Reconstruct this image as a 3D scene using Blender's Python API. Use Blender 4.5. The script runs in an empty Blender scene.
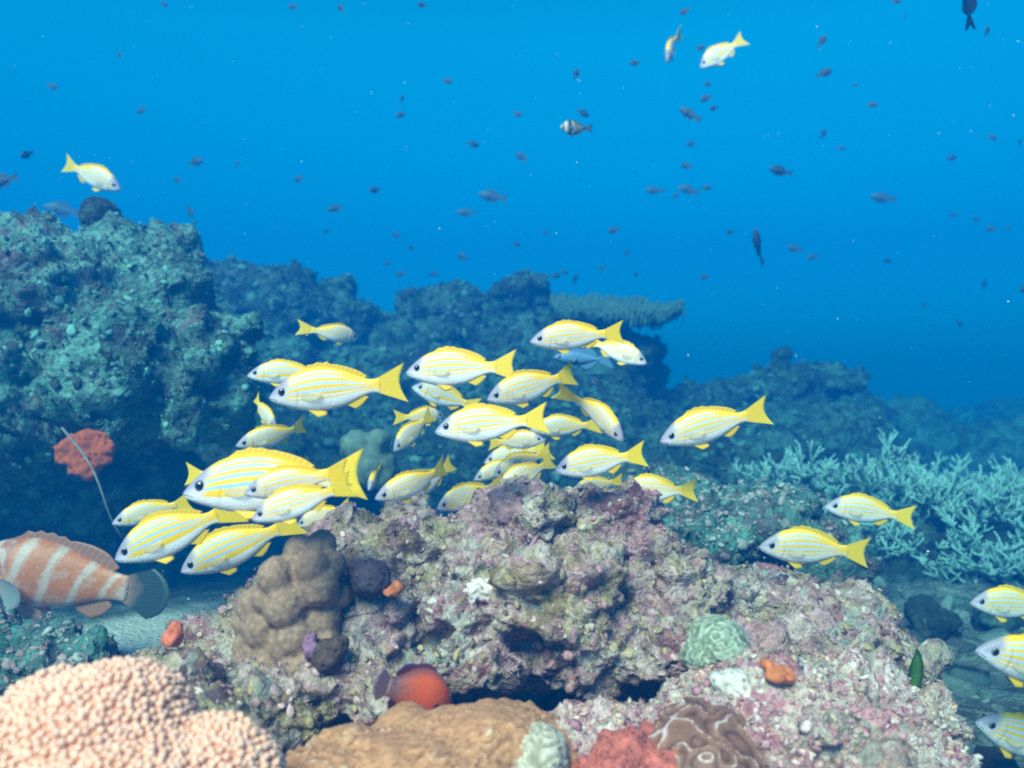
import bpy, bmesh, math, random
import numpy as np
from mathutils import Vector, Matrix

random.seed(7)
RNG = np.random.default_rng(11)
S = bpy.context.scene
C = S.collection
R = math.radians

# ------------------------------------------------------------------ camera, world, sun, exposure
FOC = 887.0
CZ = 0.55
cam = bpy.data.objects.new('camera', bpy.data.cameras.new('camera'))
C.objects.link(cam)
S.camera = cam
cam.location = (0, 0, CZ)
cam.rotation_euler = (R(90), 0, 0)
cam.data.sensor_width = 36
cam.data.lens = FOC / 1024 * 36
cam.data.clip_start = 0.02
cam.data.clip_end = 500
cam.data.dof.use_dof = True
cam.data.dof.focus_distance = 1.35
cam.data.dof.aperture_fstop = 4.0

SUN_EL, SUN_AZ = 43, -20          # degrees; the sun stands behind the camera, a little to the left
w = bpy.data.worlds.new('World')
S.world = w
w.use_nodes = True
wt = w.node_tree
bg = wt.nodes['Background']
sky = wt.nodes.new('ShaderNodeTexSky')
sky.sky_type = 'NISHITA'
sky.sun_disc = False
sky.sun_elevation = R(SUN_EL)
sky.sun_rotation = R(180 - SUN_AZ)
sky.altitude = 3000
sky.air_density = .45
sky.dust_density = 0
sky.ozone_density = 3
tint = wt.nodes.new('ShaderNodeMix')
tint.data_type = 'RGBA'
tint.blend_type = 'MULTIPLY'
tint.inputs[0].default_value = 1
# seen from below, the water surface takes the red out of the sky, and at low angles it only mirrors the deep blue
wc_ = wt.nodes.new('ShaderNodeTexCoord'); wx = wt.nodes.new('ShaderNodeSeparateXYZ'); wr = wt.nodes.new('ShaderNodeValToRGB')
wt.links.new(wc_.outputs['Generated'], wx.inputs[0]); wt.links.new(wx.outputs[2], wr.inputs[0])
wr.color_ramp.elements.new(.15)
for el, (p_, c_) in zip(wr.color_ramp.elements, ((0, (.002, .22, .36, 1)), (.15, (.002, .33, .47, 1)), (.36, (.004, 1, 1, 1)))):
    el.position = p_; el.color = c_
wt.links.new(wr.outputs[0], tint.inputs[7])
wt.links.new(sky.outputs[0], tint.inputs[6])
wt.links.new(tint.outputs[2], bg.inputs[0])
bg.inputs[1].default_value = .15
sl = bpy.data.lights.new('sun', 'SUN')
sl.energy = 5
sl.angle = R(24)
sl.color = (1, .61, .58)
so = bpy.data.objects.new('sun', sl)
C.objects.link(so)
so.rotation_euler = (R(90 - SUN_EL), 0, R(SUN_AZ))

S.view_settings.view_transform = 'Standard'
S.view_settings.look = 'None'
S.view_settings.exposure = 1.56
S.cycles.volume_bounces = 1
S.cycles.max_bounces = 6
S.cycles.diffuse_bounces = 3
S.cycles.transparent_max_bounces = 8
S.cycles.use_denoising = False
S.cycles.filter_width = 2.1

# ------------------------------------------------------------------ helpers
def P(px, py, Y):
    """the point at depth Y seen at picture position px, py"""
    return Vector(((px - 512) / FOC * Y, Y, CZ - (py - 384) / FOC * Y))

def tag(o, label=None, cat=None, group=None, kind=None):
    if label: o['label'] = label
    if cat: o['category'] = cat
    if group: o['group'] = group
    if kind: o['kind'] = kind
    return o

def empty(name, loc=(0, 0, 0)):
    o = bpy.data.objects.new(name, None)
    C.objects.link(o)
    o.location = loc
    o.empty_display_size = .05
    return o

def link(name, me, parent=None, loc=None):
    o = bpy.data.objects.new(name, me)
    C.objects.link(o)
    if loc is not None: o.location = loc
    if parent is not None: o.parent = parent
    return o

def mesh_np(name, V, F, mat=None, smooth=True, attrs=None):
    """V (n,3); F (m,k) same size faces"""
    me = bpy.data.meshes.new(name)
    V = np.asarray(V, np.float32); F = np.asarray(F, np.int32)
    m, k = F.shape
    me.vertices.add(len(V)); me.vertices.foreach_set('co', V.ravel())
    me.loops.add(m * k); me.loops.foreach_set('vertex_index', F.ravel())
    me.polygons.add(m)
    me.polygons.foreach_set('loop_start', np.arange(m, dtype=np.int32) * k)
    me.polygons.foreach_set('loop_total', np.full(m, k, np.int32))
    me.update(calc_edges=True)
    me.polygons.foreach_set('use_smooth', np.full(m, smooth, bool))
    for an, (typ, arr) in (attrs or {}).items():
        a = me.attributes.new(an, typ, 'POINT')
        arr = np.asarray(arr, np.float32)
        a.data.foreach_set({'FLOAT': 'value', 'FLOAT_VECTOR': 'vector', 'FLOAT_COLOR': 'color'}[typ], arr.ravel())
    if mat: me.materials.append(mat)
    me.validate()
    return me

def from_bm(name, bm, mat=None, smooth=True):
    me = bpy.data.meshes.new(name)
    bmesh.ops.recalc_face_normals(bm, faces=bm.faces)
    bm.to_mesh(me); bm.free()
    me.polygons.foreach_set('use_smooth', np.full(len(me.polygons), smooth, bool))
    if mat: me.materials.append(mat)
    return me

# ---- numpy noise
def _h(ix, iy, iz, s):
    h = (ix.astype(np.int64) * 374761393 + iy.astype(np.int64) * 668265263 + iz.astype(np.int64) * 2147483647 + s * 974634777) & 0xffffffff
    h = ((h ^ (h >> 13)) * 1274126177) & 0xffffffff
    h = ((h ^ (h >> 16)) * 2246822519) & 0xffffffff
    return ((h ^ (h >> 15)) & 0xffffff) / float(0xffffff)

def vnoise(p, s=0):
    i = np.floor(p); f = p - i; i = i.astype(np.int64)
    u = f * f * f * (f * (f * 6 - 15) + 10)
    r = 0
    for dx in (0, 1):
        wx = u[:, 0] if dx else 1 - u[:, 0]
        for dy in (0, 1):
            wy = u[:, 1] if dy else 1 - u[:, 1]
            for dz in (0, 1):
                wz = u[:, 2] if dz else 1 - u[:, 2]
                r = r + wx * wy * wz * _h(i[:, 0] + dx, i[:, 1] + dy, i[:, 2] + dz, s)
    return r * 2 - 1

def fbm(p, octv=4, s=0, gain=.5):
    r = 0; a = 1; t = 0
    for k in range(octv):
        r = r + a * vnoise(p * 2.03 ** k + 17.3 * k, s + k); t += a; a *= gain
    return r / t

def worley(p, s=0):
    i = np.floor(p).astype(np.int64)
    best = np.full(len(p), 9.)
    for dx in (-1, 0, 1):
        for dy in (-1, 0, 1):
            for dz in (-1, 0, 1):
                c = i + np.array((dx, dy, dz))
                q = np.stack([c[:, k] + _h(c[:, 0], c[:, 1], c[:, 2], s + 31 * k) for k in range(3)], 1)
                best = np.minimum(best, ((p - q) ** 2).sum(1))
    return np.sqrt(best)

def get_np(me):
    n = len(me.vertices)
    V = np.empty(n * 3, np.float32); me.vertices.foreach_get('co', V)
    N = np.empty(n * 3, np.float32); me.vertices.foreach_get('normal', N)
    return V.reshape(-1, 3).astype(float), N.reshape(-1, 3).astype(float)

def union(blobs, voxel, jitter=0, nsub=3):
    """blobs: (centre, (rx, ry, rz)) -> one remeshed skin around all of them"""
    bm = bmesh.new()
    for c, r in blobs:
        M = Matrix.Translation(c) @ Matrix.Rotation(random.uniform(-.3, .3), 4, 'Y') @ Matrix.Diagonal((*r, 1))
        bmesh.ops.create_icosphere(bm, subdivisions=nsub, radius=1, matrix=M)
    me = bpy.data.meshes.new('tmp'); bm.to_mesh(me); bm.free()
    o = bpy.data.objects.new('tmp', me); C.objects.link(o)
    md = o.modifiers.new('r', 'REMESH'); md.mode = 'VOXEL'; md.voxel_size = voxel; md.adaptivity = 0
    dg = bpy.context.evaluated_depsgraph_get()
    res = bpy.data.meshes.new_from_object(o.evaluated_get(dg))
    bpy.data.objects.remove(o); bpy.data.meshes.remove(me)
    return res

def smooth_mesh(me, it):
    bm = bmesh.new(); bm.from_mesh(me)
    for _ in range(it):
        bmesh.ops.smooth_vert(bm, verts=bm.verts, factor=.5, use_axis_x=True, use_axis_y=True, use_axis_z=True)
    bm.to_mesh(me); bm.free()

def extra(blobs, n, lo, hi, seed):
    """smaller lumps seated on the skins of the given blobs"""
    rr = random.Random(seed); out = list(blobs)
    for _ in range(n):
        c, r = rr.choice(blobs)
        th = rr.uniform(0, 2 * math.pi); ph = math.acos(rr.uniform(-.5, 1))
        d = Vector((math.sin(ph) * math.cos(th), -abs(math.sin(ph) * math.sin(th)) if rr.random() < .75 else math.sin(ph) * math.sin(th), math.cos(ph)))
        s = rr.uniform(lo, hi)
        out.append((Vector(c) + Vector((d.x * r[0], d.y * r[1], d.z * r[2])) * .97, (s * rr.uniform(.8, 1.5), s * rr.uniform(.8, 1.3), s * rr.uniform(.5, 1))))
    return out

def PB(px, py, Y, rx, ry, rz):
    """a blob from picture position and size in pixels at depth Y; ry is its half depth in metres"""
    return (P(px, py, Y), (rx * Y / FOC, ry, rz * Y / FOC))

# ------------------------------------------------------------------ materials
def new_mat(name):
    m = bpy.data.materials.new(name); m.use_nodes = True
    nt = m.node_tree
    return m, nt, nt.nodes['Principled BSDF']

def N(nt, t, **kw):
    n = nt.nodes.new(t)
    for k, v in kw.items(): setattr(n, k, v)
    return n

def ramp(nt, fac, stops, interp='LINEAR'):
    r = N(nt, 'ShaderNodeValToRGB')
    r.color_ramp.interpolation = interp
    e = r.color_ramp.elements
    while len(e) < len(stops): e.new(.5)
    for el, (p, c) in zip(e, sorted(stops, key=lambda q: q[0])):
        el.position = p; el.color = (*c, 1)
    nt.links.new(fac, r.inputs[0])
    return r.outputs[0]

def mix(nt, fac, a, b, mode='MIX'):
    m = N(nt, 'ShaderNodeMix', data_type='RGBA', blend_type=mode)
    for sock, v in ((m.inputs[0], fac), (m.inputs[6], a), (m.inputs[7], b)):
        if isinstance(v, bpy.types.NodeSocket): nt.links.new(v, sock)
        elif isinstance(v, (int, float)): sock.default_value = v
        else: sock.default_value = (*v, 1)
    return m.outputs[2]

def math_(nt, op, a, b=0., clamp=False):
    m = N(nt, 'ShaderNodeMath', operation=op, use_clamp=clamp)
    for s_, v in ((m.inputs[0], a), (m.inputs[1], b)):
        if isinstance(v, bpy.types.NodeSocket): nt.links.new(v, s_)
        else: s_.default_value = v
    return m.outputs[0]

def noise(nt, vec, scale, detail=4, rough=.55):
    n = N(nt, 'ShaderNodeTexNoise')
    n.inputs['Scale'].default_value = scale; n.inputs['Detail'].default_value = detail; n.inputs['Roughness'].default_value = rough
    nt.links.new(vec, n.inputs['Vector'])
    return n

def vor(nt, vec, scale, feature='F1'):
    n = N(nt, 'ShaderNodeTexVoronoi', feature=feature)
    n.inputs['Scale'].default_value = scale
    nt.links.new(vec, n.inputs['Vector'])
    return n

def maprange(nt, v, a, b, c, d):
    m = N(nt, 'ShaderNodeMapRange')
    nt.links.new(v, m.inputs[0])
    for k, x in zip((1, 2, 3, 4), (a, b, c, d)): m.inputs[k].default_value = x
    return m.outputs[0]

def bump(nt, bsdf, h, strength, dist):
    b = N(nt, 'ShaderNodeBump')
    b.inputs['Strength'].default_value = strength; b.inputs['Distance'].default_value = dist
    nt.links.new(h, b.inputs['Height']); nt.links.new(b.outputs[0], bsdf.inputs['Normal'])

def palette(cols):
    n = len(cols)
    return [(i / n, c) for i, c in enumerate(cols)]

def reef_mat(name, base, patch, patch_amt=.5, sc=1.0, speck=(.75, .72, .70), speck_amt=.6, lo=.45, hi=1.45, rough=.85):
    """base: colours of the broad growth; patch: colours of the crusts growing over it"""
    m, nt, b = new_mat(name)
    tc = N(nt, 'ShaderNodeTexCoord').outputs['Object']
    wn = noise(nt, tc, 14 * sc, 4)
    off = N(nt, 'ShaderNodeVectorMath', operation='SCALE'); off.inputs[3].default_value = .085 / sc
    sub = N(nt, 'ShaderNodeVectorMath', operation='SUBTRACT'); sub.inputs[1].default_value = (.5, .5, .5)
    nt.links.new(wn.outputs['Color'], sub.inputs[0]); nt.links.new(sub.outputs[0], off.inputs[0])
    add = N(nt, 'ShaderNodeVectorMath', operation='ADD')
    nt.links.new(tc, add.inputs[0]); nt.links.new(off.outputs[0], add.inputs[1])
    wc = add.outputs[0]
    n0 = noise(nt, wc, 5 * sc, 5, .6)
    cb = ramp(nt, maprange(nt, n0.outputs[0], .28, .72, 0, 1), palette(base))
    v1 = vor(nt, wc, 17 * sc)
    sx = N(nt, 'ShaderNodeSeparateColor'); nt.links.new(v1.outputs['Color'], sx.inputs[0])
    cp = ramp(nt, sx.outputs[0], palette(patch), 'CONSTANT')
    pm = noise(nt, wc, 9 * sc, 5, .65)
    pf = maprange(nt, pm.outputs[0], .56 - .25 * patch_amt, .64 - .25 * patch_amt, 0, .9)
    col = mix(nt, pf, cb, cp)
    v2 = vor(nt, wc, 55 * sc)
    sx2 = N(nt, 'ShaderNodeSeparateColor'); nt.links.new(v2.outputs['Color'], sx2.inputs[0])
    cp2 = ramp(nt, sx2.outputs[1], palette(patch + base), 'CONSTANT')
    sel = math_(nt, 'GREATER_THAN', sx2.outputs[2], .6)
    col = mix(nt, math_(nt, 'MULTIPLY', sel, .65), col, cp2)
    n2 = noise(nt, tc, 95 * sc, 6, .7)
    val = maprange(nt, n2.outputs[0], .3, .7, lo, hi)
    vc = N(nt, 'ShaderNodeCombineColor')
    for k in range(3): nt.links.new(val, vc.inputs[k])
    col = mix(nt, 1., col, vc.outputs[0], 'MULTIPLY')
    n3 = noise(nt, wc, 70 * sc, 5, .75)
    col = mix(nt, maprange(nt, n3.outputs[0], .6, .7, 0, speck_amt), col, speck)
    nt.links.new(col, b.inputs['Base Color'])
    b.inputs['Roughness'].default_value = rough
    b.inputs['Specular IOR Level'].default_value = .2
    nb = noise(nt, tc, 60 * sc, 8, .7)
    vb = vor(nt, wc, 85 * sc)
    hsum = math_(nt, 'SUBTRACT', nb.outputs[0], math_(nt, 'MULTIPLY', vb.outputs['Distance'], .6))
    bump(nt, b, hsum, .9, .012 / sc)
    return m

def attr_mat(name, attr='col', lo=.6, hi=1.3, scale=160, rough=.8, bmp=.004, sss=0):
    m, nt, b = new_mat(name)
    a = N(nt, 'ShaderNodeAttribute', attribute_name=attr)
    tc = N(nt, 'ShaderNodeTexCoord').outputs['Object']
    n = noise(nt, tc, scale, 5, .65)
    v = maprange(nt, n.outputs[0], .3, .7, lo, hi)
    vc = N(nt, 'ShaderNodeCombineColor')
    for k in range(3): nt.links.new(v, vc.inputs[k])
    nt.links.new(mix(nt, 1., a.outputs['Color'], vc.outputs[0], 'MULTIPLY'), b.inputs['Base Color'])
    b.inputs['Roughness'].default_value = rough
    b.inputs['Specular IOR Level'].default_value = .25
    bump(nt, b, n.outputs[0], .6, bmp)
    return m

def plain(name, col, rough=.6, scale=60, var=.35, bmp=.003, spec=.3, pores=0):
    m, nt, b = new_mat(name)
    tc = N(nt, 'ShaderNodeTexCoord').outputs['Object']
    n = noise(nt, tc, scale, 5, .65)
    c = np.array(col)
    cc = ramp(nt, n.outputs[0], [(.3, tuple(c * (1 - var))), (.55, col), (.75, tuple(np.minimum(c * (1 + var), .9)))])
    h = n.outputs[0]
    if pores:
        v = vor(nt, tc, pores)
        cc = mix(nt, maprange(nt, v.outputs['Distance'], .12, .3, .75, 0), cc, tuple(c * .25))
        h = math_(nt, 'ADD', math_(nt, 'MULTIPLY', n.outputs[0], .4), maprange(nt, v.outputs['Distance'], .05, .4, 0, 1))
    nt.links.new(cc, b.inputs['Base Color'])
    b.inputs['Roughness'].default_value = rough
    b.inputs['Specular IOR Level'].default_value = spec
    bump(nt, b, h, .6, bmp)
    return m

GROW = attr_mat('encrusting_growth_mat')
M_near = reef_mat('near_reef_rock_mat',
    [(.22, .16, .13), (.46, .36, .25), (.34, .25, .12), (.48, .29, .29), (.56, .43, .38), (.30, .17, .16), (.48, .37, .27)],
    [(.50, .30, .30), (.10, .06, .07), (.38, .33, .17), (.40, .23, .25), (.56, .49, .42), (.27, .20, .10), (.32, .13, .14), (.33, .35, .29), (.46, .38, .28)], .5, speck_amt=.35)
M_pink = reef_mat('pink_crusted_rock_mat',
    [(.62, .46, .42), (.40, .27, .25), (.70, .58, .52), (.46, .33, .24), (.74, .62, .56), (.38, .30, .26)],
    [(.60, .28, .31), (.68, .55, .49), (.48, .18, .22), (.56, .34, .22), (.70, .60, .54), (.34, .24, .20), (.66, .40, .39), (.40, .36, .29)], .55, 1.0, speck_amt=.35, lo=.5)
M_left = reef_mat('shaded_reef_rock_mat',  # teal palette: the loss of red light with distance is painted in
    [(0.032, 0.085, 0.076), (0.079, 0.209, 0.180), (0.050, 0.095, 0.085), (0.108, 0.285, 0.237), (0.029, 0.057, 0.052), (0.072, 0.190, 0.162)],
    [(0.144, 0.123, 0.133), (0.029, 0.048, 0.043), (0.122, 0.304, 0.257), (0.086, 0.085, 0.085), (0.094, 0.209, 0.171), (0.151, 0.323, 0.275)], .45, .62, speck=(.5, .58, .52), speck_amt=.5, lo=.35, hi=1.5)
M_mid = reef_mat('far_reef_rock_mat',  # dark green-blue palette, with light lost through the water put into the colours
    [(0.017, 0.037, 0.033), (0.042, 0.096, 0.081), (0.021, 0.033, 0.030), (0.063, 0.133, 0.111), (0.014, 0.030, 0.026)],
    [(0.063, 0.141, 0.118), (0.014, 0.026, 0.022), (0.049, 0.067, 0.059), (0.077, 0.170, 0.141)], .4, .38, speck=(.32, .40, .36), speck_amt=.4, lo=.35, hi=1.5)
M_sand = reef_mat('seabed_mat', [(.06, .08, .075), (.12, .16, .14), (.08, .09, .085), (.17, .21, .18)], [(.20, .25, .22), (.06, .07, .06), (.14, .17, .15)], .4, .8, lo=.5, hi=1.4, speck_amt=.3)
_nt = M_sand.node_tree; _b = _nt.nodes['Principled BSDF']; _old = _b.inputs['Base Color'].links[0].from_socket
_tc = N(_nt, 'ShaderNodeTexCoord').outputs['Object']
_ds = N(_nt, 'ShaderNodeVectorMath', operation='DISTANCE'); _ds.inputs[1].default_value = (-.55, 1.75, 0)
_nt.links.new(_tc, _ds.inputs[0])
_dd = math_(_nt, 'ADD', _ds.outputs['Value'], math_(_nt, 'MULTIPLY', noise(_nt, _tc, 5, 5).outputs[0], .5))
_nt.links.new(mix(_nt, maprange(_nt, _dd, .72, .86, 1, 0), _old, (.60, .57, .52)), _b.inputs['Base Color'])   # the patch of pale sand the banded fish lies on

# ------------------------------------------------------------------ builders for reef pieces
def ico(sub):
    bm = bmesh.new(); bmesh.ops.create_icosphere(bm, subdivisions=sub, radius=1)
    V = np.array([v.co[:] for v in bm.verts]); F = np.array([[v.index for v in f.verts] for f in bm.faces]); bm.free()
    return V, F
ICO1, ICO2, ICO3 = ico(1), ico(2), ico(3)

def tuft_tpl(n=7, seed=0):
    rr = np.random.default_rng(seed); V = []; F = []
    for k in range(n):
        a = rr.uniform(0, 6.28); l = rr.uniform(.6, 1.3); ti = rr.uniform(.1, .8); wd = .13
        d = np.array((math.cos(a) * ti, math.sin(a) * ti, 1.)); d /= np.linalg.norm(d)
        u = np.cross(d, (.3, .2, .1)); u /= np.linalg.norm(u); v = np.cross(d, u)
        o = np.array((math.cos(a), math.sin(a), 0)) * rr.uniform(0, .35); i = len(V)
        for q in range(3):
            an = q * 2.094; V.append(o + wd * (math.cos(an) * u + math.sin(an) * v))
        mid = o + d * l * .6 + np.array((0, 0, .05))
        for q in range(3):
            an = q * 2.094; V.append(mid + wd * .8 * (math.cos(an) * u + math.sin(an) * v))
        V.append(o + d * l)
        for q in range(3):
            r = (q + 1) % 3
            F += [[i + q, i + r, i + 3 + r], [i + q, i + 3 + r, i + 3 + q], [i + 3 + q, i + 3 + r, i + 6]]
    return np.array(V), np.array(F)

def frame(Nn, rr):
    a = rr.normal(size=Nn.shape); a -= (a * Nn).sum(1, keepdims=True) * Nn
    a /= np.linalg.norm(a, axis=1, keepdims=True) + 1e-9
    return a, np.cross(Nn, a)

def scatter_pts(me, n, seed, keep=None):
    rr = np.random.default_rng(seed)
    V, Nn = get_np(me)
    idx = rr.integers(0, len(V), n * 3)
    if keep is not None: idx = idx[keep(V[idx], Nn[idx])]
    idx = idx[:n]
    return V[idx], Nn[idx], rr

def instances(tpl, Pn, Nn, size, aspect, cols, rr, rough=.25):
    """copies of a template seated on points; returns V, F, colour arrays"""
    T, F = tpl
    n = len(Pn)
    a, b = frame(Nn, rr)
    s = size[:, None, None] * (T[None] * aspect[:, None, :]) * (1 + rough * rr.normal(size=(n, len(T), 1)) * .5)
    V = Pn[:, None, :] + s[..., 0:1] * a[:, None] + s[..., 1:2] * b[:, None] + s[..., 2:3] * Nn[:, None]
    FF = F[None] + (np.arange(n) * len(T))[:, None, None]
    col = np.repeat(np.concatenate([cols, np.ones((n, 1))], 1)[:, None], len(T), 1)
    return V.reshape(-1, 3), FF.reshape(-1, 3), col.reshape(-1, 4)

def merge(parts):
    Vs, Fs, Cs = [], [], []; o = 0
    for V, F, c in parts:
        Vs.append(V); Fs.append(F + o); Cs.append(c); o += len(V)
    return np.concatenate(Vs), np.concatenate(Fs), np.concatenate(Cs)

TUFTS = [tuft_tpl(7, k) for k in range(3)]

def tilt(Nn, rr, a=.35):
    q = Nn + rr.normal(size=Nn.shape) * a
    return q / np.linalg.norm(q, axis=1, keepdims=True)

def growth(rock, n, lo, hi, cols, seed, tufts=.3, front=True):
    """the crusts, knobs and algae tufts that cover a rock: uncountable, one part"""
    me = rock.data
    keep = (lambda V, Nn: (Nn[:, 1] < .35) & (Nn[:, 2] > -.5)) if front else None
    Pn, Nn, rr = scatter_pts(me, n, seed, keep)
    n = len(Pn); cols = np.array(cols)
    ncl = vnoise(Pn * 11 + seed, 5) * .5 + .5
    ci = np.clip(((ncl * .75 + .25 * rr.random(n)) * len(cols)).astype(int), 0, len(cols) - 1)
    cc = np.clip(cols[ci] * rr.uniform(.7, 1.25, (n, 1)), 0, .85)
    size = lo + (hi - lo) * rr.random(n) ** 4
    isT = rr.random(n) < tufts
    parts = []
    k = ~isT
    asp = np.stack([rr.uniform(.6, 1.7, k.sum()), rr.uniform(.6, 1.5, k.sum()), rr.uniform(.18, .6, k.sum())], 1)
    parts.append(instances(ICO2 if hi > .006 else ICO1, Pn[k], tilt(Nn[k], rr, .2), size[k], asp, cc[k], rr, .28))
    for t in range(3):
        q = isT & (rr.integers(0, 3, n) == t)
        if q.sum(): parts.append(instances(TUFTS[t], Pn[q], Nn[q], size[q] * 1.3, np.ones((q.sum(), 3)), cc[q], rr, .05))
    V, F, c = merge(parts)
    o = link('encrusting_growth', mesh_np('encrusting_growth', V, F, GROW, True, {'col': ('FLOAT_COLOR', c)}), rock)
    o['kind'] = 'stuff'
    return o

def rock(name, blobs, voxel, amps, mat, label=None, cat='rock', group=None, kind=None, sm=2, n_extra=0, ex=(.03, .06), seed=0):
    """amps: list of (frequency per metre, amplitude) of knobbly displacement"""
    bl = extra(blobs, n_extra, *ex, seed) if n_extra else blobs
    me = union(bl, voxel)
    smooth_mesh(me, sm)
    V, Nn = get_np(me)
    d = 0
    for k, (f, a) in enumerate(amps):
        wp = V * f + 2.2 * np.stack([vnoise(V * f * .6 + 9 * j, 3 + j + seed) for j in range(3)], 1) * .35
        q = V * np.array((1, 1, 1.7)) * f
        rg = 1 - 2 * np.abs(fbm(q * .8 + 1.7, 3, seed + 60 + k))          # sharp broken crests
        d = d + .42 * a * (.55 - worley(wp, seed + k)) + 1.0 * a * fbm(q, 4, seed + 40 + k, .6) + .45 * a * (rg - .5)
    V = V + Nn * np.asarray(d)[:, None]
    c = V.mean(0); c[2] = V[:, 2].min()
    me.vertices.foreach_set('co', (V - c).astype(np.float32).ravel()); me.update()
    me.polygons.foreach_set('use_smooth', np.ones(len(me.polygons), bool))
    me.name = name; me.materials.clear(); me.materials.append(mat)
    o = link(name, me, None, c)
    return tag(o, label, cat, group, kind)

# ------------------------------------------------------------------ haze (the water itself), seabed
def box_mesh(name, a, b):
    bm = bmesh.new(); bmesh.ops.create_cube(bm, size=1)
    for v in bm.verts: v.co = [a[i] + (v.co[i] + .5) * (b[i] - a[i]) for i in range(3)]
    return from_bm(name, bm, None, False)
hz = link('haze', box_mesh('haze', (-46, -6, -1.4), (46, 52, 1.72)))
hz['kind'] = 'stuff'; hz['label'] = 'blue sea water that tints and fades everything'
hm = bpy.data.materials.new('haze_mat'); hm.use_nodes = True
hn = hm.node_tree; hn.nodes.clear()
ho = hn.nodes.new('ShaderNodeOutputMaterial'); pv = hn.nodes.new('ShaderNodeVolumePrincipled')
hn.links.new(pv.outputs[0], ho.inputs['Volume'])
pv.inputs['Color'].default_value = (.0005, .102, .335, 1)
pv.inputs['Absorption Color'].default_value = (.004, .55, .60, 1)
pv.inputs['Density'].default_value = .37
pv.inputs['Anisotropy'].default_value = .2
hz.data.materials.append(hm)

def seabed():
    xs = np.concatenate([-np.geomspace(40, 2.5, 40), np.linspace(-2.45, 2.45, 130), np.geomspace(2.5, 40, 40)])
    ys = np.concatenate([np.linspace(-4, .2, 12), np.linspace(.25, 4, 120), np.geomspace(4.05, 48, 80)])
    X, Y = np.meshgrid(xs, ys); p = np.stack([X.ravel(), Y.ravel(), 0 * X.ravel()], 1)
    z = .035 * fbm(p * 1.3, 4, 2) + .012 * fbm(p * 6, 3, 5)
    far = np.clip((p[:, 1] - 2.2) / 3, 0, 1)
    z = z + far * (.10 + .14 * fbm(p * .9 + 5, 4, 9) + .10 * (.5 - worley(p * 1.7, 3)))
    rt = np.clip((p[:, 0] - .7) / .6, 0, 1) * (1 - far)      # broken rubble bottom to the right
    z = z + rt * (.05 * (.5 - worley(p * 7, 8)) + .04 * fbm(p * 9, 4, 3) - .03)
    p[:, 2] = z
    nx, ny = len(xs), len(ys)
    i = (np.arange(ny - 1)[:, None] * nx + np.arange(nx - 1)[None]).ravel()
    F = np.stack([i, i + 1, i + nx + 1, i + nx], 1)
    return mesh_np('seabed', p, F, M_sand)
sb = tag(link('seabed', seabed()), 'pale sandy and rubble seabed between the reef mounds', kind='structure')

def rubble():
    Pn, Nn, rr = scatter_pts(sb.data, 9000, 77, lambda V, n: (V[:, 1] > .9) & (V[:, 1] < 4.5) & (np.abs(V[:, 0]) < 3.2) & ((V[:, 0] > .62) | (vnoise(V * 2.2, 4) > .35)))
    n = len(Pn); cols = np.array([(.04, .06, .055), (.07, .11, .10), (.11, .16, .14), (.05, .055, .05), (.15, .20, .18)])
    cc = cols[rr.integers(0, 5, n)]
    V, F, c = instances(ICO2, Pn, tilt(Nn, rr, .5), .004 + .026 * rr.random(n) ** 3, np.stack([rr.uniform(.6, 1.8, n), rr.uniform(.6, 1.4, n), rr.uniform(.4, 1, n)], 1), cc, rr, .25)
    o = link('coral_rubble', mesh_np('coral_rubble', V, F, GROW, True, {'col': ('FLOAT_COLOR', c)}))
    o['kind'] = 'stuff'; o['label'] = 'dark broken coral rubble lying on the seabed'
rubble()

A_far = [(4, .10), (10, .05), (22, .02)]
A_mid = [(6, .07), (14, .035), (32, .014)]
# far slopes (terrain)
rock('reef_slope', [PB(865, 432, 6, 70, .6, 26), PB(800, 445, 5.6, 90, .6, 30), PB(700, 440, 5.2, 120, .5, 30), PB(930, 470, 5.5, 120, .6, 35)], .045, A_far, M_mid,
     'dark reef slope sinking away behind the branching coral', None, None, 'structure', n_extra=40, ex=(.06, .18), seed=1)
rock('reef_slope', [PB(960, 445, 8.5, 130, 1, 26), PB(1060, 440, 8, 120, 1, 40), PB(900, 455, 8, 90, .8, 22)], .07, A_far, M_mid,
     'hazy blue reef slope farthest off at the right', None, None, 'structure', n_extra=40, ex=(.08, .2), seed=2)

# left mound
GC_left = [(0.036, 0.104, 0.095), (0.079, 0.228, 0.199), (0.122, 0.323, 0.275), (0.072, 0.104, 0.095), (0.036, 0.057, 0.052), (0.144, 0.142, 0.142)]  # growth colours carry the same painted-in loss of red light
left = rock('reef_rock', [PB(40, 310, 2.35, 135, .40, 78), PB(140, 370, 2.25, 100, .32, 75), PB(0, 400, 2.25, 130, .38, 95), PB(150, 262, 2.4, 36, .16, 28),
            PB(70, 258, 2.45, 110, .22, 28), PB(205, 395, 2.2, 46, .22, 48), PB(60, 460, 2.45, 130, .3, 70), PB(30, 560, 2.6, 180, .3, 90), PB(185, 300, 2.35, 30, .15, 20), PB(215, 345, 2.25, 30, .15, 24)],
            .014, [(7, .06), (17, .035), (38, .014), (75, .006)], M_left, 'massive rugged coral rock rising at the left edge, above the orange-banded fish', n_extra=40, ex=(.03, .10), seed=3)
growth(left, 17000, .0022, .0095, GC_left, 4, .55)

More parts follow.
